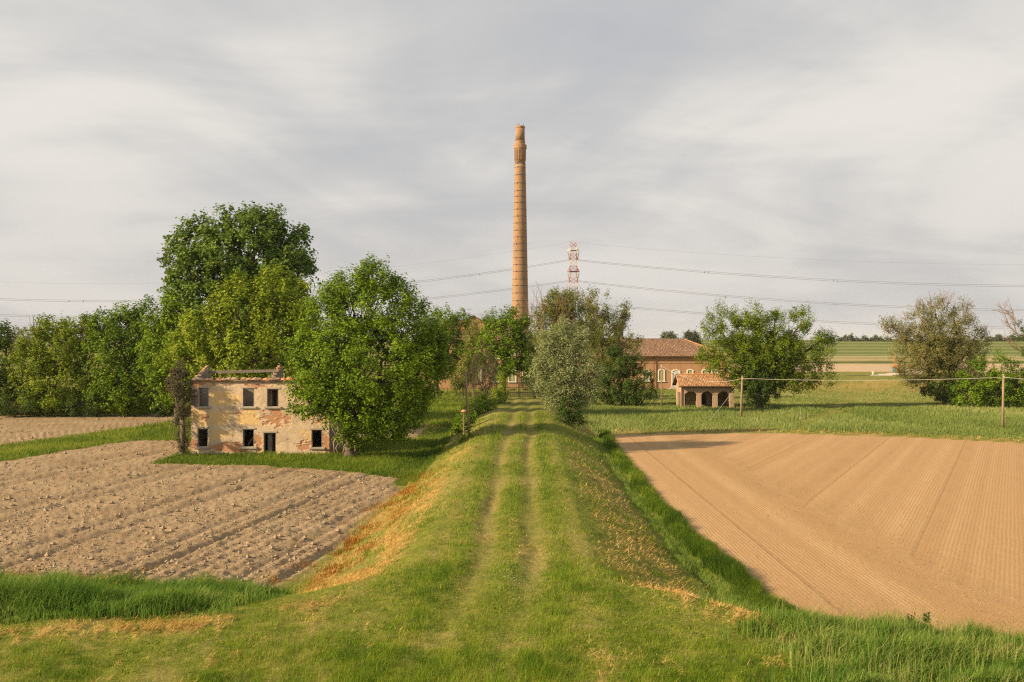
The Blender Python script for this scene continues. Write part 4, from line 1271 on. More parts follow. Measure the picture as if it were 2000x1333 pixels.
# low iron fence in the grounds, left
fo = (-12.0, 178.0, 0)
fen = empty('iron_fence', fo, 'low dark iron fence under the trees left of the gate', 'fence')
for zz_ in (0.25, 1.0):
    MB().box(-17.5, 177.97, zz_ - .03, -2.5, 178.03, zz_ + .03).build('rail', IRON, fen, origin=fo)
pb = MB().box(-0.05, -0.05, -0.1, 0.05, 0.05, 1.2); f0 = None
for i in range(11):
    f0 = pb.build('post', IRON, fen) if f0 is None else copy_child(f0, fen)
    f0.location = (-17.5 + 1.5 * i - fo[0], 0, 0)
# ------------------------------------------------------------------ trees and bushes
BARK = simple_mat('bark', (0.075, 0.055, 0.04), (0.15, 0.115, 0.085), 2.0, 0.95, 0.02, 12, (3, 3, 0.6))
BARK_R = simple_mat('reddish_bark', (0.16, 0.095, 0.055), (0.27, 0.17, 0.10), 2.0, 0.95, 0.01, 12, (3, 3, 0.6))
L_POP = leaf_mat('poplar_leaf', (0.046, 0.092, 0.013), (0.096, 0.165, 0.022), (0.180, 0.255, 0.042), 0.2)
L_LIME = leaf_mat('young_green_leaf', (0.095, 0.145, 0.008), (0.175, 0.245, 0.012), (0.285, 0.345, 0.026), 0.26)
L_MAPLE = leaf_mat('maple_leaf', (0.050, 0.106, 0.005), (0.115, 0.202, 0.007), (0.215, 0.305, 0.016), 0.22)
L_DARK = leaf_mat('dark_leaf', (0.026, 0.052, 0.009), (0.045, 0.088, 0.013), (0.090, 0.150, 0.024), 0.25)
L_OLIVE = leaf_mat('olive_leaf', (0.115, 0.135, 0.028), (0.165, 0.185, 0.042), (0.230, 0.240, 0.070), 0.32)
L_SILV = leaf_mat('silver_willow_leaf', (0.190, 0.230, 0.100), (0.285, 0.325, 0.150), (0.380, 0.415, 0.215), 0.30)
L_TAN = leaf_mat('tan_willow_leaf', (0.120, 0.118, 0.032), (0.195, 0.182, 0.060), (0.280, 0.250, 0.095), 0.24)
L_BROWN = leaf_mat('brown_ivy_leaf', (0.055, 0.046, 0.027), (0.095, 0.080, 0.046), (0.140, 0.120, 0.070), 0.12)
L_FAR = leaf_mat('far_leaf_hazed', (0.080, 0.100, 0.055), (0.110, 0.130, 0.075), (0.145, 0.160, 0.095), 0.2)  # paled and greyed: distance haze mixed into the leaf colour


def unit(v):
    return v / (np.linalg.norm(v, axis=-1, keepdims=True) + 1e-9)


class Crown:
    """leaf sprays set through and over a set of lobes"""
    def __init__(s):
        s.q, s.t, s.tw = [], [], []

    def grow(s, lobes, twigs, leaves, twig_len, leaf, up=0.4, aspect=0.6, spread=0.3, shell=0.5, droop=0.0, tint=0.5, tvar=0.16, zmin=None, lump=0.45, seed=1, bunch=0.0, clump=0.6, per=15, grow=1.06):
        C = np.array([l[0] for l in lobes], float); R = np.array([l[1] for l in lobes], float) * grow
        wts = (R.prod(1)) ** (2 / 3.)
        wts /= wts.sum()
        n = int(twigs * 1.7)
        li = rng.choice(len(lobes), n, p=wts)
        d = unit(rng.normal(0, 1, (n, 3)))
        # uneven, lumpy outline
        lum = np.zeros(n)
        ang = np.arctan2(d[:, 1], d[:, 0])
        lum = fbm(ang * 1.6 + li * 7.7 + seed, d[:, 2] * 3.2 + li * 3.1 + 5, seed, 3)
        rad = (1 - shell * rng.rand(n) ** 1.6) * (1 - lump / 2 + lump * lum * 1.15)
        p = C[li] + d * R[li] * rad[:, None]
        # drop sprays buried in the middle of other lobes
        keep = np.ones(n, bool)
        for k in range(len(lobes)):
            rr = np.linalg.norm((p - C[k]) / R[k], axis=1)
            keep &= ~((rr < 0.42) & (li != k) & (rng.rand(n) < 0.7))
        if zmin is not None: keep &= p[:, 2] > zmin
        p, d, li = p[keep][:twigs], d[keep][:twigs], li[keep][:twigs]
        n = len(p)
        if clump:                            # sprays gather on boughs, with dark gaps between
            nb = max(4, int(n / per))
            bi = rng.permutation(n)[:nb]
            # favour boughs near the outside
            best = np.full(n, 1e9); who = np.zeros(n, int)
            for q in range(nb):
                dd = ((p - p[bi[q]]) ** 2).sum(1)
                w_ = dd < best
                best[w_] = dd[w_]; who[w_] = q
            cb = p[bi[who]]
            p = p + (cb - p) * clump * rng.uniform(0.5, 1.0, n)[:, None]
            d = unit(d + 0.6 * unit(p - cb + 1e-6))
        outw = unit(d / R[li])
        ax = unit(outw * (1 - up) + np.array([0, 0, 1.0]) * (up - droop) + rng.normal(0, 0.28, (n, 3)))
        ttint = np.clip(tint + (fbm(p[:, 0] * 0.5 + 9, p[:, 2] * 0.5 + p[:, 1] * 0.3, seed + 3, 3) - 0.5) * tvar * 3.0 + rng.normal(0, tvar, n), 0, 1)
        L = twig_len * rng.uniform(0.6, 1.35, n)
        m = leaves
        t = rng.rand(n, m)
        if bunch: t = 1 - t * bunch
        off = rng.normal(0, 1, (n, m, 3)) * (spread * L[:, None, None]) * (1.1 - 0.75 * t[..., None])
        lp = p[:, None, :] + ax[:, None, :] * (L[:, None] * (t - 0.35))[..., None] + off
        if droop: lp[..., 2] -= droop * 0.5 * L[:, None] * t ** 2
        nrm = unit(outw[:, None, :] * 0.75 + np.array([0, 0, 0.5]) + rng.normal(0, 0.42, (n, m, 3)))
        dirr = unit(np.cross(nrm, unit(rng.normal(0, 1, (n, m, 3)) + ax[:, None, :] * 0.9 + np.array([0, 0, -0.9 * droop]))))
        if aspect < 0.45:
            dirr = unit(ax[:, None, :] + rng.normal(0, 0.5, (n, m, 3)) + np.array([0, 0, -droop]))
        sd = unit(np.cross(nrm, dirr))
        sz = leaf * rng.uniform(0.6, 1.3, (n, m))[..., None]
        fold = nrm * sz * 0.12
        a = lp - dirr * sz * 0.5
        b = lp + sd * sz * 0.5 * aspect + fold - dirr * sz * 0.08
        c = lp + dirr * sz * 0.5
        e = lp - sd * sz * 0.5 * aspect + fold - dirr * sz * 0.08
        s.q.append(np.stack([a, b, c, e], 2).reshape(-1, 3))
        lt = np.clip(ttint[:, None] + rng.normal(0, 0.10, (n, m)), 0, 1)
        s.t.append(np.repeat(lt.reshape(-1), 4))
        s.tw.append((p, li))
        return s

    def build(s, name, mat, parent, origin):
        V = np.concatenate(s.q); T = np.concatenate(s.t)
        return mesh_np(name, V, 4, np.arange(len(V)), mat, parent, False, {'tint': T}, origin)


def wobble(a, b, n=5, amp=0.06, sag=0.0):
    a, b = np.array(a, float), np.array(b, float)
    L = np.linalg.norm(b - a)
    pts = []
    for i in range(n + 1):
        t = i / n
        p = a + (b - a) * t + rng.normal(0, amp * L, 3) * (0 < i < n) * 0.7
        p[2] += sag * L * math.sin(t * math.pi)
        pts.append(p)
    return pts


def limbs(mb, base, fork_h, r0, lobes, crown=None, twigs=40, twig_r=0.03, lean=(0, 0)):
    base = np.array(base, float)
    fork = base + np.array([lean[0], lean[1], fork_h])
    mb.tube([base - np.array([0, 0, 0.3]), base + (fork - base) * 0.05, *wobble(base + (fork - base) * 0.12, fork, 3, 0.03)],
            [r0 * 1.5, r0 * 1.25, r0, r0 * 0.95, r0 * 0.9, r0 * 0.8], 8)
    for k, (c, r) in enumerate(lobes):
        c = np.array(c, float)
        st = fork + (base - fork) * rng.uniform(0.0, 0.25)
        mb.tube(wobble(st, c, 5, 0.05, 0.03), np.linspace(r0 * 0.55, r0 * 0.16, 6), 6)
        if crown is not None:
            for p, li in crown.tw:
                sel = np.where(li == k)[0]
                if len(sel) == 0: continue
                for q in rng.choice(sel, min(len(sel), max(2, twigs // len(lobes))), replace=False):
                    s_ = c + (st - c) * rng.uniform(0.0, 0.5)
                    mb.tube(wobble(s_, p[q], 3, 0.05), [twig_r * 2, twig_r * 1.5, twig_r, twig_r * 0.5], 4, False)


def bare(mb, p, d, L, r, depth, spread=0.55, up=0.15, kids=(2, 3)):
    """a leafless branch and its forks"""
    p = np.array(p, float); d = unit(np.array(d, float))
    n = 4
    pts = [p]
    for i in range(n):
        d = unit(d + rng.normal(0, 0.13, 3) + np.array([0, 0, up * 0.25]))
        pts.append(pts[-1] + d * L / n)
    mb.tube(pts, np.linspace(r, r * 0.55, n + 1), 5 if r > 0.04 else 4, False)
    if depth > 0:
        for _ in range(rng.randint(kids[0], kids[1] + 1)):
            i = rng.randint(1, n + 1)
            dd = unit(d + rng.normal(0, spread, 3) + np.array([0, 0, up]))
            bare(mb, pts[i], dd, L * rng.uniform(0.5, 0.8), r * 0.55, depth - 1, spread, up, kids)
        dd = unit(d + rng.normal(0, spread * 0.4, 3))
        bare(mb, pts[-1], dd, L * rng.uniform(0.5, 0.75), r * 0.5, depth - 1, spread, up, kids)


def lobes_px(Y, spec):
    """lobes given as photograph outline (px, py, rx, ry[, metres nearer/farther]) at distance Y"""
    out = []
    for l in spec:
        dy = l[4] if len(l) > 4 else 0.0
        yy = Y + dy
        k = yy / F
        out.append((P(l[0], l[1], yy), np.array([l[2] * k, max(l[2], l[3] * 0.7) * k * (l[5] if len(l) > 5 else 0.85), l[3] * k])))
    return out


def ground_pt(px, Y):
    x = (px - 1000.0) * Y / F
    return np.array([x, Y, float(H(np.array([x]), np.array([Y]))[0])])


def tree(name, label, cat, basepx, Y, spec, mat, twigs, leaves, twig_len, leaf, fork=3.0, r0=0.3, bark=BARK, tw=40, group=None, lean=(0, 0), zmin=None, twig_r=0.03, stems=1, **kw):
    b = ground_pt(basepx, Y)
    t = empty(name, b, label, cat, group)
    lobes = lobes_px(Y, spec)
    cr = Crown().grow(lobes, twigs, leaves, twig_len, leaf, zmin=(b[2] + 0.15 if zmin is None else zmin), **kw)
    mb = MB()
    if stems == 1:
        limbs(mb, b, fork, r0, lobes, cr, tw, twig_r, lean)
    else:
        for k in range(stems):
            bb = b + np.array([rng.uniform(-.7, .7), rng.uniform(-.7, .7), 0])
            limbs(mb, bb, fork * rng.uniform(.8, 1.2), r0 * rng.uniform(.7, 1.1), lobes[k::stems] or lobes[:1], None, tw, twig_r, (rng.uniform(-.5, .5), 0))
    mb.build('trunk', bark, t, True, b)
    cr.build('crown', mat, t, b)
    return t, b, lobes, cr


# --- behind and beside the ruined house
tree('poplar_tree', 'largest dark green poplar tree towering behind the ruined house', 'tree', 470, 116,
     [(470, 500, 122, 75), (470, 520, 70, 60), (440, 470, 60, 40), (520, 500, 60, 50), (505, 455, 75, 45), (400, 480, 60, 45), (375, 520, 50, 60, -2), (560, 495, 48, 55), (345, 560, 24, 28), (430, 580, 95, 80), (540, 560, 66, 62), (475, 640, 140, 80), (345, 500, 24, 22), (505, 430, 40, 20)],
     L_POP, 2800, 17, 1.2, 0.36, 7.0, 0.7, up=0.25, aspect=0.85, spread=0.33, lump=0.5, tvar=0.12, seed=11, grow=1.12, bunch=0.9, tw=110)
tree('young_tree', 'bright yellow-green tree with upright shoots just behind the ruined house', 'tree', 480, 102,
     [(545, 590, 58, 62), (480, 605, 66, 62), (415, 650, 70, 62), (560, 660, 55, 70, -1), (500, 690, 90, 60, -2), (385, 700, 60, 50), (590, 600, 24, 44), (455, 570, 28, 30)],
     L_LIME, 2200, 16, 1.4, 0.32, 4.0, 0.4, up=0.72, aspect=0.6, spread=0.20, lump=0.35, tvar=0.15, seed=12, tw=100)
tree('young_tree', 'mid-green tree between the poplar and the hedgerow left of the ruined house', 'tree', 345, 112,
     [(355, 650, 50, 60), (325, 690, 50, 62), (380, 720, 55, 60, -1), (330, 750, 45, 50, -1), (345, 610, 30, 30)],
     L_MAPLE, 1300, 15, 1.3, 0.32, 3.0, 0.3, up=0.5, spread=0.25, seed=13, tint=0.55)
tree('maple_tree', 'broad leafy green tree hanging over the right end of the ruined house', 'tree', 683, 82.5,
     [(720, 600, 92, 70), (650, 640, 70, 70), (790, 650, 66, 80), (735, 545, 45, 32), (680, 565, 40, 36), (640, 720, 76, 70, -1.5), (730, 720, 120, 90, -1), (820, 730, 52, 70), (760, 790, 80, 62, -1),
      (690, 800, 66, 45, -2), (845, 680, 30, 50), (610, 690, 40, 50, -1.5), (600, 785, 36, 36, -2.5), (640, 770, 50, 40, -2.5), (700, 850, 36, 30), (760, 840, 40, 22)],
     L_MAPLE, 5000, 17, 1.1, 0.21, 3.5, 0.42, up=0.5, aspect=0.66, spread=0.24, lump=0.4, tvar=0.14, seed=14, tw=140)
# tangled stems at its foot
t_ = empty('vine', ground_pt(672, 83.5), 'bare twisted vine stems climbing at the right corner of the ruined house', 'vine')
mb = MB()
g = ground_pt(672, 83.5)
for k in range(9):
    a = g + np.array([rng.uniform(-0.9, 1.2), rng.uniform(-.4, .4), -0.1])
    mb.tube(wobble(a, a + np.array([rng.uniform(-.8, .5), 0.3, rng.uniform(2.2, 4.2)]), 6, 0.06), np.linspace(0.07, 0.03, 7), 5)
mb.build('stem', POLEWOOD, t_, True, g)
# ivy column at the left-hand corner
tree('ivy_column', 'grey-brown ivy-clad stump standing against the left corner of the ruined house', 'shrub', 356, 83.3,
     [(350, 750, 22, 36), (340, 745, 16, 28), (360, 775, 14, 40), (355, 830, 14, 50), (358, 870, 13, 22), (352, 722, 12, 18)],
     L_BROWN, 900, 14, 0.42, 0.11, 3.0, 0.22, up=0.6, aspect=0.55, spread=0.22, lump=0.35, tvar=0.15, seed=15, tw=20)

# --- the hedgerow on the left
hedge = 'trees and bushes of the left hedgerow'
tree('hedgerow_tree', 'dark tree cut by the left picture edge', 'tree', -20, 128, [(-20, 700, 50, 60), (-10, 770, 50, 45), (5, 660, 22, 22), (-60, 680, 50, 70), (20, 780, 26, 32)],
     L_DARK, 900, 15, 1.3, 0.34, 2.0, 0.3, up=0.4, tint=0.65, seed=16, group=hedge)
tree('hedgerow_tree', 'yellow-green loose tree second from the left picture edge', 'tree', 100, 127,
     [(110, 690, 62, 50), (70, 720, 45, 55), (150, 660, 40, 36), (120, 750, 75, 52), (100, 790, 70, 24), (60, 670, 24, 28), (105, 640, 26, 22), (175, 640, 20, 22)],
     L_LIME, 2000, 15, 1.3, 0.32, 2.5, 0.3, up=0.62, spread=0.24, tint=0.38, seed=17, group=hedge)
tree('hedgerow_tree', 'tall dark-green tree in the hedgerow nearest the ruined house', 'tree', 255, 126,
     [(250, 660, 66, 50), (290, 640, 45, 46), (220, 700, 60, 66), (280, 720, 62, 60), (245, 765, 80, 44), (200, 640, 24, 36), (310, 690, 32, 60), (245, 615, 24, 22)],
     L_MAPLE, 2300, 15, 1.3, 0.32, 2.5, 0.35, up=0.55, spread=0.25, tint=0.36, seed=18, group=hedge)
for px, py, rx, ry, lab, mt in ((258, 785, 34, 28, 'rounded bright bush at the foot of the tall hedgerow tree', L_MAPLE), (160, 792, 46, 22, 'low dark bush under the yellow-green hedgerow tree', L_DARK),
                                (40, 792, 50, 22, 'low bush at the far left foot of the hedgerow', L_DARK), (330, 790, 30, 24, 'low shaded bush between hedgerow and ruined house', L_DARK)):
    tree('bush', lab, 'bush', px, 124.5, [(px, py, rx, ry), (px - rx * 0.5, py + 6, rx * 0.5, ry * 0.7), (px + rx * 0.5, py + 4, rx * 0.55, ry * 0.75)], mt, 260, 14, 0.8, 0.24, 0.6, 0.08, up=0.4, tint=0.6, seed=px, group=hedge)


def snag(name, label, px, Y, heights, spread, r=0.12, z0=0.0, mat=BARK_R, n=3, L=2.4, depth=4, cat='tree'):
    b = ground_pt(px, Y)
    t = empty(name, b, label, cat)
    mb = MB()
    top = P(px, heights, Y)
    mid = b + (top - b) * 0.72
    mb.tube(wobble(b, mid, 6, 0.015), np.linspace(r * 1.3, r * 0.8, 7), 6)
    for k in range(n):
        dd = np.array([rng.uniform(-1, 1) * spread, rng.uniform(-.3, .3), 1.0])
        bare(mb, mid - (mid - b) * 0.06 * k, dd, L, r * 0.7, depth - 1, 0.5, 0.12)
    mb.build('trunk', mat, t, True, b)
    return t


snag('dead_tree', 'bare dead tree with forked crown above the left hedgerow', 68, 130, 620, 0.7, 0.13, n=3, L=2.2, depth=3)
snag('dead_tree', 'bare dead twigs over the dark tree at the left picture edge', 12, 129, 640, 0.7, 0.10, n=3, L=1.4, depth=3)

# --- round the gate
tree('round_tree', 'round dark-trunked tree left of the gate behind the broad leafy tree', 'tree', 853, 170,
     [(860, 680, 54, 56), (890, 660, 42, 46), (835, 650, 40, 40), (870, 630, 40, 30), (900, 700, 32, 36), (830, 700, 40, 42)],
     L_MAPLE, 1250, 15, 1.3, 0.34, 3.0, 0.45, up=0.45, tint=0.42, seed=21)
tree('sparse_tree', 'thin half-bare tree with reddish twigs left of the gate', 'tree', 925, 165,
     [(925, 680, 24, 44), (915, 720, 22, 34), (935, 650, 18, 24)], L_OLIVE, 420, 13, 1.3, 0.26, 4.0, 0.16, BARK_R, 90, up=0.65, spread=0.2, seed=22)
tree('maple_tree', 'bright green bushy tree between the chimney and the gate', 'tree', 985, 160,
     [(985, 660, 46, 44), (1008, 690, 36, 40), (962, 645, 32, 34), (1000, 630, 30, 28), (972, 710, 34, 30), (1022, 650, 22, 34), (1030, 720, 14, 40), (945, 690, 26, 30)],
     L_MAPLE, 1500, 15, 1.3, 0.30, 4.2, 0.3, up=0.5, spread=0.25, tint=0.5, seed=23)
tree('juniper_bush', 'dark brownish upright conifer bush left of the gate', 'bush', 948, 146,
     [(945, 715, 22, 46), (930, 735, 18, 38), (962, 735, 20, 36), (948, 750, 32, 26)], L_BROWN, 800, 14, 0.9, 0.16, 1.0, 0.15, up=0.85, aspect=0.35, spread=0.12, tint=0.55, seed=24)
tree('sapling', 'slender yellow-green sapling against the left gate post', 'bush', 979, 144, [(978, 752, 10, 22), (984, 765, 10, 14), (970, 768, 8, 12)],
     L_LIME, 160, 12, 0.8, 0.2, 1.0, 0.05, up=0.6, seed=25)
tree('dark_tree', 'dark shaded tree just right of the gate behind the silver willow', 'tree', 1052, 158, [(1045, 720, 18, 50), (1058, 745, 20, 36), (1040, 680, 16, 36)],
     L_DARK, 420, 14, 1.1, 0.28, 2.0, 0.25, up=0.4, seed=26)
tree('bush', 'shaded bush hiding the pump house wall behind the leaning pole', 'bush', 905, 160, [(902, 740, 18, 22), (915, 725, 14, 26), (892, 752, 14, 14)], L_OLIVE, 330, 13, 0.9, 0.24, 0.8, 0.1, up=0.45, tint=0.4, seed=36)
bank = 'bramble bushes on the left bank of the lane'
for px, Y, spec, lab, mt in ((965, 128, [(962, 782, 26, 16), (945, 790, 20, 14), (980, 790, 16, 11)], 'topmost bramble bush on the bank close to the gate', L_MAPLE),
                             (935, 112, [(935, 800, 26, 18), (920, 810, 20, 14), (955, 800, 20, 13)], 'middle bramble bush on the left bank of the lane', L_MAPLE),
                             (906, 96, [(905, 830, 16, 18), (912, 818, 18, 14), (895, 835, 10, 10)], 'round bramble bush behind the leaning wooden pole', L_MAPLE),
                             (918, 82.5, [(915, 862, 16, 9), (928, 858, 10, 9), (905, 866, 8, 6)], 'small leafy bush at the foot of the leaning wooden pole', L_LIME)):
    tree('bramble_bush', lab, 'bush', px, Y, spec, mt, 330 if Y > 90 else 130, 14, 0.6, 0.17, 0.5, 0.05, up=0.45, tint=0.6, seed=int(Y), group=bank, zmin=-1)
tree('silver_willow', 'pale silver-green willow beside the lane on its right bank', 'tree', 1108, 99,
     [((a - 1110) * .84 + 1107, b, c * .92, d_) for a, b, c, d_, *_ in [(1090, 670, 26, 30), (1125, 680, 28, 34), (1064, 700, 26, 34), (1105, 715, 34, 36), (1150, 715, 26, 34), (1058, 745, 20, 28), (1095, 755, 30, 34), (1135, 755, 30, 38), (1166, 755, 18, 26), (1072, 782, 14, 16), (1112, 792, 22, 22), (1150, 785, 16, 14), (1100, 640, 16, 20), (1108, 818, 12, 14), (1060, 665, 16, 24, 1), (1140, 660, 16, 26, 1), (1045, 715, 14, 22), (1178, 725, 12, 18)]],
     L_SILV, 2600, 16, 1.1, 0.185, 2.2, 0.24, up=0.35, aspect=0.42, spread=0.24, droop=0.35, lump=0.8, grow=0.93, shell=0.75, tvar=0.07, seed=27, tw=70)
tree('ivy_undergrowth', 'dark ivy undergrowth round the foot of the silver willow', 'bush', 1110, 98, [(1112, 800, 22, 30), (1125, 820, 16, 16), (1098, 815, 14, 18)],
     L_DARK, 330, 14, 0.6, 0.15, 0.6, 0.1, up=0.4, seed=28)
t, b, lb, cr = tree('pale_willow', 'tall sparse grey-green willow behind the silver willow', 'tree', 1095, 128,
     [(1075, 640, 36, 50), (1060, 690, 26, 52), (1110, 620, 30, 46), (1140, 650, 36, 46), (1085, 600, 24, 32), (1100, 585, 18, 18)],
     L_OLIVE, 1500, 14, 1.2, 0.26, 4.0, 0.35, BARK_R, 240, up=0.6, aspect=0.42, spread=0.2, tint=0.6, seed=29)
for k in range(26):
    mb = MB()
    px = rng.uniform(1035, 1150)
    bare(mb, P(px, rng.uniform(620, 660), 128 + rng.uniform(-2, 2)), (rng.uniform(-.4, .4), 0, 1), 2.6, 0.045, 2, 0.4, 0.3)
    mb.build('bare_branch', BARK_R, t, True, b)
tree('olive_tree', 'tall loose olive-green tree with spreading twigs right of the pale willow', 'tree', 1185, 157,
     [(1165, 600, 26, 30), (1205, 625, 24, 26), (1185, 650, 36, 40), (1215, 670, 34, 28), (1175, 690, 36, 40), (1150, 640, 26, 36), (1225, 605, 10, 14), (1145, 580, 14, 14)],
     L_OLIVE, 1100, 14, 1.3, 0.25, 4.0, 0.32, BARK_R, 200, up=0.55, spread=0.24, tint=0.45, seed=30, lump=0.55)
tree('laurel_bush', 'big dark glossy bush left of the arched shed', 'bush', 1215, 147,
     [(1205, 745, 38, 46), (1238, 742, 30, 46), (1190, 720, 30, 46), (1226, 770, 44, 24), (1178, 765, 28, 30), (1222, 710, 26, 28)],
     L_DARK, 1500, 15, 0.9, 0.24, 1.0, 0.2, up=0.4, tint=0.55, seed=31)
tree('sapling', 'thin loose sapling between the dark glossy bush and the hall downpipe', 'bush', 1277, 150, [(1275, 740, 10, 26), (1282, 765, 12, 20), (1270, 770, 8, 14)],
     L_MAPLE, 70, 12, 1.0, 0.2, 1.5, 0.06, up=0.6, seed=32)

# --- right of the shed
def limb_tree(name, label, basepx, Y, limbspec, dark, light, r0, nd, nl, leaf, dl=0.2, tint=0.5, dens=1.0, bare_n=2, bark=BARK, extra=(), nx=0):
    """a tree of separate limbs: ivy-clad dark limbs, pale leaf sprays and bare tips"""
    b = ground_pt(basepx, Y)
    t = empty(name, b, label, 'tree')
    mb = MB()
    fork = b + np.array([0, 0, 2.6])
    mb.tube([b - np.array([0, 0, .3]), b + np.array([0, 0, .6]), fork], [r0 * 1.4, r0, r0 * .9], 8)
    iv, cr = Crown(), Crown()
    for px, py, dy, sz, ivy_t in limbspec:
        e = P(px, py, Y + dy)
        pts = wobble(fork, e, 6, 0.035, 0.05)
        mb.tube(pts, np.linspace(r0 * 0.55, 0.05, 7), 6)
        il = []
        for k in range(1, int(6 * ivy_t) + 1):
            rr = sz * (1.0 - 0.10 * k) * 0.62
            il.append((pts[k], np.array([rr, rr, rr * 1.15])))
        if il: iv.grow(il, int(nd * len(il) / 4), 13, 0.8, dl, up=0.45, tint=0.5, seed=int(px), zmin=b[2] + .1)
        ll = [(pts[k] + np.array([0, 0, 0.15]), np.array([1, .9, 1.0]) * sz * (0.95 + 0.15 * (k % 2))) for k in (2, 3, 4, 5)] + [(e, np.array([1, .9, .95]) * sz * 0.8)]
        cr.grow(ll, int(nl * dens), 13, 1.3, leaf, up=0.45, aspect=0.5, spread=0.24, tint=tint, seed=int(px) + 1, lump=0.6, zmin=b[2] + .6, shell=0.6)
        for _ in range(bare_n):
            k = rng.randint(3, 6)
            d0 = unit(e - fork)
            bare(mb, pts[k], d0 + rng.normal(0, .35, 3), sz * 0.95, 0.05, 2, 0.45, 0.15)
    if nx: cr.grow(lobes_px(Y, extra), nx, 14, 1.2, leaf, up=0.4, aspect=0.5, spread=0.24, tint=tint, seed=5, lump=0.7, zmin=b[2] + .3)
    mb.build('trunk', bark, t, True, b)
    iv.build('ivy', dark, t, b)
    cr.build('crown', light, t, b)
    return t


t = limb_tree('ivy_tree', 'wide fan-shaped tree with ivy-clad limbs right of the arched shed', 1482, 141,
          [(1400, 640, 0, 1.9, .8), (1430, 610, 1, 1.9, .9), (1480, 625, 0, 2.0, 1.0), (1515, 620, 1, 2.0, 1.0), (1570, 620, -1, 1.9, .8), (1600, 690, 0, 2.0, .5), (1395, 720, -1.5, 1.6, .5), (1540, 680, -2, 2.2, .9),
           (1450, 690, -2, 2.2, .9), (1590, 745, 0, 1.5, .3), (1618, 660, 1, 1.4, .2)], L_DARK, L_LIME, 0.5, 240, 190, 0.25, 0.28, 0.26, 1.0, 1, BARK, ((1395, 665, 26, 30), (1382, 705, 20, 22), (1385, 690, 22, 28), (1390, 640, 20, 20), (1400, 610, 18, 22), (1440, 700, 40, 40), (1520, 690, 46, 46), (1580, 680, 40, 44), (1620, 665, 18, 20), (1610, 730, 24, 26), (1560, 625, 26, 26), (1480, 620, 30, 26), (1550, 740, 36, 28), (1500, 660, 50, 40), (1450, 650, 40, 34)), 2100)
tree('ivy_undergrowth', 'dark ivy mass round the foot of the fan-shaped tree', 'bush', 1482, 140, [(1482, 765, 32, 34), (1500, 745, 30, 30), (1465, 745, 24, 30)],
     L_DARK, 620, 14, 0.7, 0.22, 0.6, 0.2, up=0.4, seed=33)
t = limb_tree('tan_willow', 'big tan-brown half-dead willow with bare tips on the right', 1848, 149,
          [(1790, 610, 0, 2.0, .6), (1825, 595, 0, 2.1, .7), (1870, 600, 1, 2.0, .7), (1760, 650, 0, 2.0, .3), (1905, 660, 0, 2.1, .4), (1840, 650, -2, 2.5, 1.0), (1800, 700, -2, 2.3, .5), (1880, 720, -2, 2.4, .5), (1740, 635, 0, 1.1, .1),
           (1780, 740, -1, 2.0, .3), (1910, 750, -1, 1.8, .2), (1840, 740, -2.5, 2.2, .9)], L_DARK, L_TAN, 0.55, 180, 120, 0.22, 0.22, 0.45, 1.0, 1, BARK_R, ((1790, 640, 36, 36), (1835, 620, 34, 34), (1880, 640, 36, 40), (1750, 645, 24, 20), (1815, 680, 46, 40), (1870, 690, 46, 44), (1910, 680, 22, 30), (1770, 690, 30, 28), (1795, 735, 34, 32), (1890, 740, 36, 34), (1845, 750, 44, 30), (1735, 632, 14, 12), (1765, 725, 18, 22), (1920, 725, 14, 22), (1840, 650, 60, 40), (1830, 700, 70, 40)), 2900)
bb = ground_pt(1848, 149)
for px, py in ((1780, 625), (1795, 600), (1808, 600), (1818, 590), (1838, 585), (1850, 585), (1862, 600), (1880, 620), (1885, 600), (1900, 650), (1765, 650), (1742, 640), (1915, 650)):
    for _ in range(2):
        mb = MB()
        bare(mb, P(px, py + 15, 149 + rng.uniform(-1, 1)), ((px - 1840) / 90. + rng.uniform(-.3, .3), 0, 1), 1.35, 0.05, 2, 0.4, 0.2)
        mb.build('bare_branch', BARK_R, t, True, bb)
tree('ivy_undergrowth', 'dark ivy mass round the foot of the tan willow', 'bush', 1848, 147.5, [(1845, 755, 36, 32), (1870, 765, 34, 26), (1825, 770, 22, 20)],
     L_DARK, 560, 14, 0.7, 0.22, 0.6, 0.2, up=0.4, tint=0.6, seed=34)
t = snag('bare_snag', 'bare branching snag with ivy at the right picture edge', 2016, 146, 610, 0.8, 0.26, n=4, L=2.2, depth=4)
bb = np.array(t.location)
Crown().grow(lobes_px(146, [(1990, 650, 14, 22), (2005, 680, 14, 24), (2015, 710, 20, 30)]), 200, 13, 0.7, 0.2, up=0.4, seed=35).build('ivy', L_DARK, t, bb)
for px, py, dx in ((1995, 660, -1.1), (1990, 640, -.7), (2000, 690, -1.3), (1988, 655, -.4)):
    mb = MB()
    bare(mb, P(px, py, 146), (dx, 0, 0.75), 2.3, 0.09, 3, 0.5, 0.15)
    mb.build('bare_branch', BARK_R, t, True, bb)
hg = 'leafy bushes of the right hedge'
for k, (px, py, rx, ry, lab) in enumerate(((1905, 745, 34, 46, 'leafy hedge bush touching the tan willow'), (1950, 738, 38, 50, 'leafy hedge bush in the middle behind the right-hand pole'), (1998, 745, 36, 46, 'leafy hedge bush at the right picture edge'), (2050, 742, 40, 50, 'leafy hedge bush beyond the right picture edge'))):
    tree('hedge_bush', lab, 'bush', px, 143, [(px, py, rx, ry), (px - 12, py + 22, rx, ry * .6), (px + 14, py + 18, rx, ry * .6)], L_MAPLE, 520, 14, 0.8, 0.25, 0.8, 0.12, up=0.4, tint=0.42, seed=40 + k, group=hg)

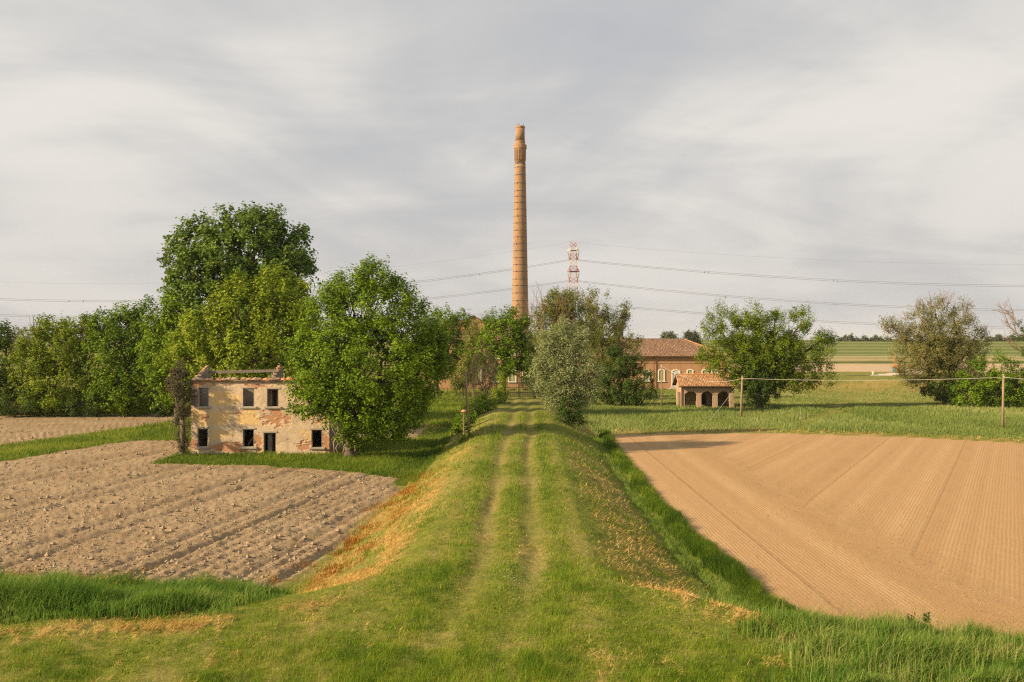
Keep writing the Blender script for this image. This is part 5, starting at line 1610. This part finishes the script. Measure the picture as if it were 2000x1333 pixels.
# --- far trees
far = 'far trees along the horizon'
fl_ = [(1306, 658, 14, 10, 420, 'small round far tree over the hall roof ridge, left of the pair'), (1352, 660, 18, 15, 400, 'larger round far tree over the hall roof ridge, right of the pair')]
for k, (px, py, rx, ry, Y, lab) in enumerate(fl_):
    tree('far_tree', lab, 'tree', px, Y, [(px, py, rx * .7, ry * .8), (px - rx * .5, py + 3, rx * .45, ry * .6), (px + rx * .5, py + 4, rx * .5, ry * .6), (px, py + ry, rx * .8, ry * .6)], L_FAR, 330, 10, 2.2, 0.75, 5.0, 0.4, up=0.4, seed=50 + k, group='far trees behind the hall', tw=10)
fx = [(1643, 668, 7, 5), (1652, 664, 6, 9), (1660, 661, 6, 11), (1672, 668, 8, 6), (1688, 664, 9, 9), (1700, 668, 8, 6), (1711, 664, 8, 8), (1722, 669, 7, 5), (1735, 667, 7, 6),
      (1932, 664, 7, 8), (1941, 668, 6, 6), (1950, 662, 7, 9), (1962, 668, 7, 6), (1975, 664, 7, 9), (1988, 666, 9, 8), (1998, 664, 8, 9)]
for k, (px, py, rx, ry) in enumerate(fx):
    tree('far_tree', 'small hazy tree along the distant flood bank, ' + ('between the fan-shaped tree and the tan willow' if px < 1800 else 'between the tan willow and the right edge'), 'tree', px, 760, [(px, py, rx * .8, ry * .8), (px - rx * .5, py + ry * .5, rx * .6, ry * .6), (px + rx * .5, py + ry * .4, rx * .6, ry * .6)],
         L_FAR, 130, 9, 2.6, 1.3, 3.0, 0.4, up=0.5, seed=60 + k, group=far + (' left of the tan willow' if px < 1800 else ' right of the tan willow'), tw=6, zmin=-1)
# wooded horizon on the left
C_ = Crown()
C_.grow([(P(px, 656 + rng.uniform(-3, 3), 1500 + rng.uniform(-40, 40)), np.array([22, 22, 10.0])) for px in range(-60, 340, 20)], 1100, 10, 6.0, 3.0, up=0.4, seed=80)
o = C_.build('distant_wood', L_FAR, None, None)
tag(o, 'dark far-off wood on the horizon at the left', None, None, 'stuff')
# ------------------------------------------------------------------ poles and the aerial cable
def pole(label, top, foot, Y, r, cap=True, group='wooden poles of the aerial cable'):
    b = P(foot[0], foot[1], Y)
    b[2] = float(H(np.array([b[0]]), np.array([Y]))[0])
    tp = P(top[0], top[1], Y)
    t = empty('wooden_pole', b, label, 'pole', group)
    MB().tube([b - np.array([0, 0, .4]), b + (tp - b) * .5, tp], [r * 1.15, r, r * .85], 8).build('post', POLEWOOD, t, True, b)
    if cap:
        MB().tube([tp + np.array([0, -r - .05, -.45]), tp + np.array([0, -r - .05, -.2])], 0.06, 6).build('insulator', STONE, t, False, b)
        MB().tube([tp, tp + np.array([0, 0, .1])], r * .95, 8).build('cap', IRON, t, False, b)
    return t, b, tp


pole('leaning bare wooden pole on the left shoulder of the lane', (909, 726), (917, 861), 83.0, 0.12, False, None)
_, _, pA = pole('thin wooden pole between the dark glossy bush and the arched shed', (1292, 711), (1292, 797), 143.5, 0.10)
_, pBb, pB = pole('wooden pole with a guy wire in the meadow right of the arched shed', (1450, 734), (1447, 817), 123.5, 0.13)
_, _, pC = pole('wooden pole standing in the meadow before the right hedge', (1960, 731), (1958.5, 838), 108.0, 0.13)
WIRE = simple_mat('pale_cable', (0.36, 0.34, 0.30), (0.42, 0.40, 0.36), 1, 0.6)
WIRED = simple_mat('steel_conductor', (0.13, 0.13, 0.13), (0.17, 0.17, 0.17), 1, 0.6)


def cable(name, label, a, b, sag, r, mat, cat='cable', n=24, group=None):
    a, b = np.array(a, float), np.array(b, float)
    pts = [a + (b - a) * (i / n) - np.array([0, 0, sag * 4 * (i / n) * (1 - i / n)]) for i in range(n + 1)]
    mid = a
    o = MB().tube(pts, r, 5).build(name, mat, None, True, mid)
    return tag(o, label, cat, group)


off = np.array([0, -0.18, -0.35])
cable('aerial_cable', 'pale cable sagging across the shed roof between two poles', pA + off, pB + off, 1.15, 0.026, WIRE, group='aerial cable')
cable('aerial_cable', 'pale cable strung between the guyed pole and the right-hand pole', pB + off, pC + off, 0.28, 0.022, WIRE, group='aerial cable')
cable('aerial_cable', 'pale cable leaving the right-hand pole for the right picture edge', pC + off, pC + np.array([22, -9, -.9]), 0.4, 0.022, WIRE, group='aerial cable')
cable('service_cable', 'short pale cable from the thin pole towards the hall door', pA + off, (SXp(1321), SY - .1, SZp(735)), 0.1, 0.03, WIRE, group='aerial cable')
gp = P(1385, 818, 118.0); gp[2] = float(H(gp[:1], gp[1:2])[0])
cable('guy_wire', 'slanting guy wire from the meadow pole to the grass', pB + np.array([0, 0, -.5]), gp, 0.0, 0.022, WIRE, 'wire', 4)

# bird table on the bank
bt = P(906, 826, 90.0)
bt[2] = float(H(bt[:1], bt[1:2])[0])
t = empty('bird_table', bt, 'short pale post with a reddish cap beside the leaning pole', 'bird table')
tz = P(906, 803, 90.0)[2]
MB().tube([bt - np.array([0, 0, .3]), np.array([bt[0] - .03, bt[1], tz])], [0.075, 0.06], 8).build('post', POLEWOOD, t, False, bt)
MB().lathe([(0.10, tz - .12), (0.26, tz - .06), (0.25, tz + .0), (0.08, tz + .11), (0.01, tz + .13)], bt[0], bt[1], 14).build('cap', simple_mat('red_cap', (0.50, 0.20, 0.12), (0.58, 0.27, 0.17), 3), t, False, bt)

# ------------------------------------------------------------------ lattice pylon and its lines
PY_ = 380.0
ps = PY_ / F
red_white = new_mat('red_white_paint')
m, nt = red_white
zz_ = nt.n('ShaderNodeSeparateXYZ', {}, {0: nt.pos()}).outputs[2]
prow = nt.m('ADD', nt.m('MULTIPLY', nt.m('SUBTRACT', CZ, zz_), 1 / ps), HOR)   # heights of the paint bands
b1 = nt.m('MULTIPLY', nt.m('GREATER_THAN', prow, 495.0), nt.m('LESS_THAN', prow, 509.5))
b2 = nt.m('MULTIPLY', nt.m('GREATER_THAN', prow, 520.0), nt.m('LESS_THAN', prow, 533.5))
b3 = nt.m('MULTIPLY', nt.m('GREATER_THAN', prow, 542.0), nt.m('LESS_THAN', prow, 553.5))
b4 = nt.m('LESS_THAN', prow, 482.5)
red = nt.m('MAXIMUM', nt.m('MAXIMUM', b1, b2), nt.m('MAXIMUM', b3, b4))
grey = nt.m('GREATER_THAN', prow, 560.0)
c_ = nt.mix(red, (0.55, 0.50, 0.42), (0.32, 0.085, 0.055))
c_ = nt.mix(grey, c_, (0.22, 0.20, 0.18))
nt.out(nt.n('ShaderNodeBsdfPrincipled', {}, {'Base Color': c_, 'Roughness': 0.6}).outputs[0])
PAINT = m
pb_ = np.array([(1120 - 1000) * ps, PY_, 0.0])
pyl = empty('lattice_pylon', pb_, 'tall red and white lattice pylon beyond the trees', 'pylon')
Z = lambda p: CZ - (p - HOR) * ps
hw = lambda z: float(np.interp(z, [0, Z(600), Z(485)], [4.2, 1.75, 1.15]))
mb = MB()
lev = np.concatenate([np.linspace(0, Z(600), 7), np.linspace(Z(600), Z(484), 17)[1:]])
cs = ((-1, -1), (1, -1), (1, 1), (-1, 1))
for z0, z1 in zip(lev[:-1], lev[1:]):
    a, b = hw(z0), hw(z1)
    for k in range(4):
        c, d = cs[k], cs[(k + 1) % 4]
        mb.beam((c[0] * a, c[1] * a, z0), (c[0] * b, c[1] * b, z1), 0.17)
        mb.beam((c[0] * a, c[1] * a, z0), (d[0] * b, d[1] * b, z1), 0.08)
        mb.beam((d[0] * a, d[1] * a, z0), (c[0] * b, c[1] * b, z1), 0.08)
        mb.beam((c[0] * b, c[1] * b, z1), (d[0] * b, d[1] * b, z1), 0.08)
mb.build('mast', PAINT, pyl)
for zt, zbm, L in ((Z(484), Z(490), 2.25), (Z(523), Z(531), 2.35), (Z(566), Z(573), 2.25)):
    mb = MB()
    w = hw(zbm)
    for sx in (-1, 1):
        tip = (sx * L, -0.6 * sx, zbm - 0.15 * sx)
        for sy in (-1, 1):
            mb.beam((sx * w * .9, sy * w * .9, zt), tip, 0.12)
            mb.beam((sx * w, sy * w, zbm), tip, 0.14)
            mb.beam((sx * w, sy * w, zbm), (-sx * w, sy * w, zbm), 0.2)
            mb.beam((sx * (w + L) / 2, sy * w / 2, zbm), (sx * w * .95, sy * w * .95, (zt + zbm) / 2), 0.12)
    mb.build('cross_arm', PAINT, pyl)
mb = MB()
for sx in (-1, 1):
    tip = (sx * 0.95, 0, Z(472 if sx < 0 else 474))
    for sy in (-1, 1):
        for wx_ in (-1, 1):
            mb.beam((wx_ * 1.1, sy * 1.1, Z(484)), tip, 0.15)
mb.build('peak', PAINT, pyl)
INS = simple_mat('glass_insulator', (0.20, 0.16, 0.11), (0.30, 0.24, 0.17), 2, 0.3)
att = {}
for lv, (zt, zb) in enumerate(((Z(491), Z(508)), (Z(532), Z(549)), (Z(574), Z(590)))):
    for sx in (-1, 1):
        at = np.array((sx * 1.55, 0.0, zb))
        for q in ((sx * 2.15, 0), (sx * 1.05, 0)):
            pts = [np.array((q[0], q[1], zt - .2)), at]
            n = 9
            P2 = [pts[0] + (pts[1] - pts[0]) * i / (n - 1) for i in range(n)]
            MB().tube(P2, [0.10 if i % 2 else 0.17 for i in range(n)], 6).build('insulator', INS, pyl)
        att[(lv, sx)] = pb_ + at
lab_l = ('uppermost', 'middle', 'lowest')
# right of the pylon: sagging curves in the plane of the line; left of it likewise
rk = ((5.46e-5, 2080, 559.3), (6.2e-5, 2080, 606.5), (5.5e-5, 2080, 641.0))
lk = ((9.5e-5, 200, 588.5), (8.5e-5, 200, 619.5), (8.5e-5, 200, 661.0))


def conductor(name, label, k, xv, y0, px0, px1, dz, dyy, start, r=0.034, group=None):
    pts = []
    for i, px in enumerate(np.linspace(px0, px1, 60)):
        p = P(px, y0 - k * (px - xv) ** 2, PY_ + dyy)
        w_ = 1 - i / 59.0
        p[2] += dz
        if start is not None: p = p * (1 - w_ ** 6) + start * w_ ** 6
        pts.append(p)
    o = MB().tube(pts, r, 4, False).build(name, WIRED, None, True, pts[0])
    tag(o, label, 'power line', group)
    return pts


SPC = MB().box(-.09, -.09, -.55, .09, .09, .15)
for side, kk, sx in (('right', rk, 1), ('left', lk, -1)):
    for lv in range(3):
        k, xv, y0 = kk[lv]
        e = 2150 if sx > 0 else -150
        for j, dz in enumerate((0.28, -0.28)):
            st = att[(lv, sx)] + np.array([0, 0, dz * .6])
            pts = conductor('power_line', f"{('upper', 'lower')[j]} wire of the {lab_l[lv]} pair running {side} from the pylon", k, xv, y0, 1120 + sx * 8, e, dz, 0.0, st, 0.045, 'conductors of the overhead power line')
        # markers clipped on the wire
        f0 = None
for px, lvk, wh in ((1628, rk[0], 'left one of two on the uppermost wires right of the fan-shaped tree'), (1635, rk[0], 'right one of two on the uppermost wires right of the fan-shaped tree'),
                   (1628, rk[1], 'left one of two on the middle wires right of the fan-shaped tree'), (1634, rk[1], 'right one of two on the middle wires right of the fan-shaped tree'),
                   (135, lk[0], 'left one of two over the left hedgerow'), (163, lk[0], 'right one of two over the left hedgerow'), (918, lk[0], 'left one of two just left of the chimney'),
                   (937, lk[0], 'right one of two just left of the chimney'), (1376, rk[0], 'left one of two over the hall roof'), (1384, rk[0], 'right one of two over the hall roof')):
    p = P(px, lvk[2] - lvk[0] * (px - lvk[1]) ** 2, PY_)
    o = SPC.build('line_damper', WIRED)
    o.location = tuple(p + np.array([0, 0, .15]))
    tag(o, 'wire damper, ' + wh.replace(' one of two on', ' on').replace(' one of two', '').replace('right of the fan-shaped tree', 'over the fan-shaped tree'), 'line damper', 'dampers on the overhead wires')
for side, k, xv, y0, e, sx in (('right', 4.7e-5, 2050, 517.5, 2150, 1), ('left', 9.75e-5, 200, 554.7, -150, -1)):
    conductor('earth_wire', f'thin topmost earth wire running {side} from the pylon peak', k, xv, y0, 1120 + 4 * sx, e, 0, 0, pb_ + np.array([0.95 * sx, 0, Z(472.5)]), 0.017, 'earth wires of the overhead line')

# ------------------------------------------------------------------ far right: a pump rig by the road and a white sign
ry_ = 292.0
rs = ry_ / F
ro = np.array([(1750 - 1000) * rs, ry_, 0.0])
rx = lambda p: (p - 1750) * rs
rz_ = lambda p: CZ - (p - HOR) * rs
rig = empty('pump_rig', ro, 'small orange and blue pump rig with twin masts beside the gravel road', 'pump rig')
BLUE = simple_mat('faded_blue_paint', (0.10, 0.17, 0.19), (0.15, 0.23, 0.25), 3, 0.6)
ORNG = simple_mat('rusty_orange_paint', (0.33, 0.13, 0.035), (0.45, 0.20, 0.06), 4, 0.7)
MB().box(rx(1742), -.6, rz_(727), rx(1747), .6, rz_(718.5)).box(rx(1741.6), -.7, rz_(718.5), rx(1747.4), .7, rz_(717.8)).build('cabinet', BLUE, rig)
mb = MB()
for i in range(4):
    mb.box(rx(1748 + 1.9 * i), -.5, rz_(727), rx(1748.9 + 1.9 * i), .5, rz_(718))
mb.build('frame', ORNG, rig)
mb = MB().box(rx(1743), -.8, rz_(717.7), rx(1754), .8, rz_(715.2))
mb.tube([(rx(1744), 0, rz_(714.6)), (rx(1753), 0, rz_(714.6))], 0.35, 8)
mb.build('engine', ORNG, rig)
for p in (1746, 1748.4):
    mb = MB().tube([(rx(p), 0, rz_(715)), (rx(p), 0, rz_(690))], 0.07, 5)
    mb.build('mast', ORNG, rig)
mb = MB()
for i in range(8):
    mb.beam((rx(1746), 0, rz_(712 - 2.7 * i)), (rx(1748.4), 0, rz_(710 - 2.7 * i)), 0.06)
mb.build('mast_brace', ORNG, rig)
MB().tube([(rx(1750.4), 0, rz_(716)), (rx(1750.4), 0, rz_(692))], 0.06, 5).build('pipe', BLUE, rig)
bo = np.array([(1758 - 1000) * rs, ry_ + 1, 0.0])
pier = empty('brick_pier', bo, 'pale orange brick pier right of the pump rig', 'pier')
MB().box(-.28, -.28, -.2, .28, .28, rz_(707)).build('shaft', BRICK_W, pier)
MB().box(-.35, -.35, rz_(707), .35, .35, rz_(706)).build('cap', STONE, pier)
sy_ = 272.0
sgo = np.array([(1704.5 - 1000) * sy_ / F, sy_, 0.0])
sg = empty('road_sign', sgo, 'small round white sign on a post beside the far gravel road', 'sign')
sz_ = lambda p: CZ - (p - HOR) * sy_ / F
MB().tube([(-.12, 0, -.1), (0, 0, sz_(729))], 0.07, 6).build('post', WHITE, sg)
pts = [(0.30 * math.cos(a), 0, sz_(728) + 0.37 * math.sin(a)) for a in np.linspace(0, 2 * math.pi, 17)[:-1]]
MB().prism(pts, (0, -.09, 0), (0, -.06, 0)).build('plate', WHITE, sg)

# ------------------------------------------------------------------ wildflowers
FLW = grass_mat('petal', [(0.0, (0.62, 0.36, 0.02)), (0.5, (0.70, 0.45, 0.03)), (0.75, (0.60, 0.60, 0.52)), (1.0, (0.72, 0.70, 0.64))], 0.25)


def flowers(name, label, x, y, zoff, r, tint):
    n = len(x)
    c = np.stack([x, y, H(x, y) + zoff], -1)
    k = 6
    a = np.arange(k) * 2 * math.pi / k
    rr = (r * rng.uniform(.7, 1.3, n))[:, None]
    til = rng.normal(0, .3, (n, 2))
    dx_, dy_ = np.cos(a)[None] * rr, np.sin(a)[None] * rr
    V = np.stack([c[:, None, 0] + dx_, c[:, None, 1] + dy_, c[:, None, 2] + dx_ * til[:, :1] + dy_ * (til[:, 1:] - 0.5)], -1)
    V = np.concatenate([V, (c - np.array([0, 0, .015]))[:, None]], 1)
    b = np.arange(n)[:, None] * 7
    f = np.array([[i, (i + 1) % k, k] for i in range(k)]).reshape(-1)
    tag(mesh_np(name, V.reshape(-1, 3), 3, (b + f[None]).reshape(-1), FLW, None, False, {'tint': np.repeat(tint, 7)}), label, None, None, 'stuff')


x, y = sample(6000, 1120, 1215, -.56, -.36, 1.0); k = (rng.rand(len(x)) < in_tall_left(x, y)) & (fbm(x * .6, y * .6, 95) > .52); x, y = x[k][:90], y[k][:90]
flowers('buttercups', 'yellow buttercups in the tall grass at lower left', x, y, rng.uniform(.7, 1.15, len(x)), 0.035, np.full(len(x), .3))
x, y = sample(6000, 1230, 1340, .3, .56, 1.5); k = (rng.rand(len(x)) < in_tall_right(x, y)) & (fbm(x * .8, y * .8, 96) > .55); x, y = x[k][:70], y[k][:70]
flowers('buttercups', 'yellow buttercups in the tall grass at lower right', x, y, rng.uniform(.25, .6, len(x)), 0.022, np.full(len(x), .3))
x = np.concatenate([rng.normal(0.1, .55, 130), rng.uniform(-8, 6, 150)]); y = np.concatenate([rng.normal(31.8, 1.3, 130), rng.uniform(22, 33, 150)])
flowers('clover_flowers', 'small white clover flowers between the wheel ruts', x, y, rng.uniform(.10, .17, len(x)), 0.013, np.full(len(x), .92))
# two dock plants standing over the field edge, lower right
for px, py, hpx, lb in ((1812, 1268, 66, 'taller dark dock plant rising over the field edge at lower right'), (1778, 1262, 50, 'shorter dark dock plant left of the taller one at lower right')):
    Y = 27.0
    b = ground_pt(px, Y)
    t = empty('dock_plant', b, lb, 'plant')
    top = P(px + rng.uniform(-4, 4), py - hpx, Y)
    pts = wobble(b, top, 6, .03)
    MB().tube(pts, np.linspace(.016, .006, 7), 5).build('stem', bpy.data.materials['tall_green_grass'], t, False, b)
    c = Crown()
    c.grow([(pts[k], np.array([.10, .10, .13])) for k in range(2, 7)], 26, 5, .16, .11, up=.5, aspect=.35, seed=int(px), zmin=b[2] + .3)
    c.build('leaves', L_DARK, t, b)

# ------------------------------------------------------------------ the evening air
hz = MB().box(-9500, -80, -2.0, 9500, 6200, 66.0).build('haze', None)
hm = bpy.data.materials.new('haze')
hm.use_nodes = True
ht = NT(hm.node_tree)
hv = ht.n('ShaderNodeVolumePrincipled', {}, {'Color': (0.86, 0.88, 0.90), 'Density': 0.00005})
hm.node_tree.links.new(hv.outputs[0], ht.n('ShaderNodeOutputMaterial').inputs['Volume'])
hz.data.materials.append(hm)
tag(hz, 'thin pale haze over the farmland', None, None, 'stuff')
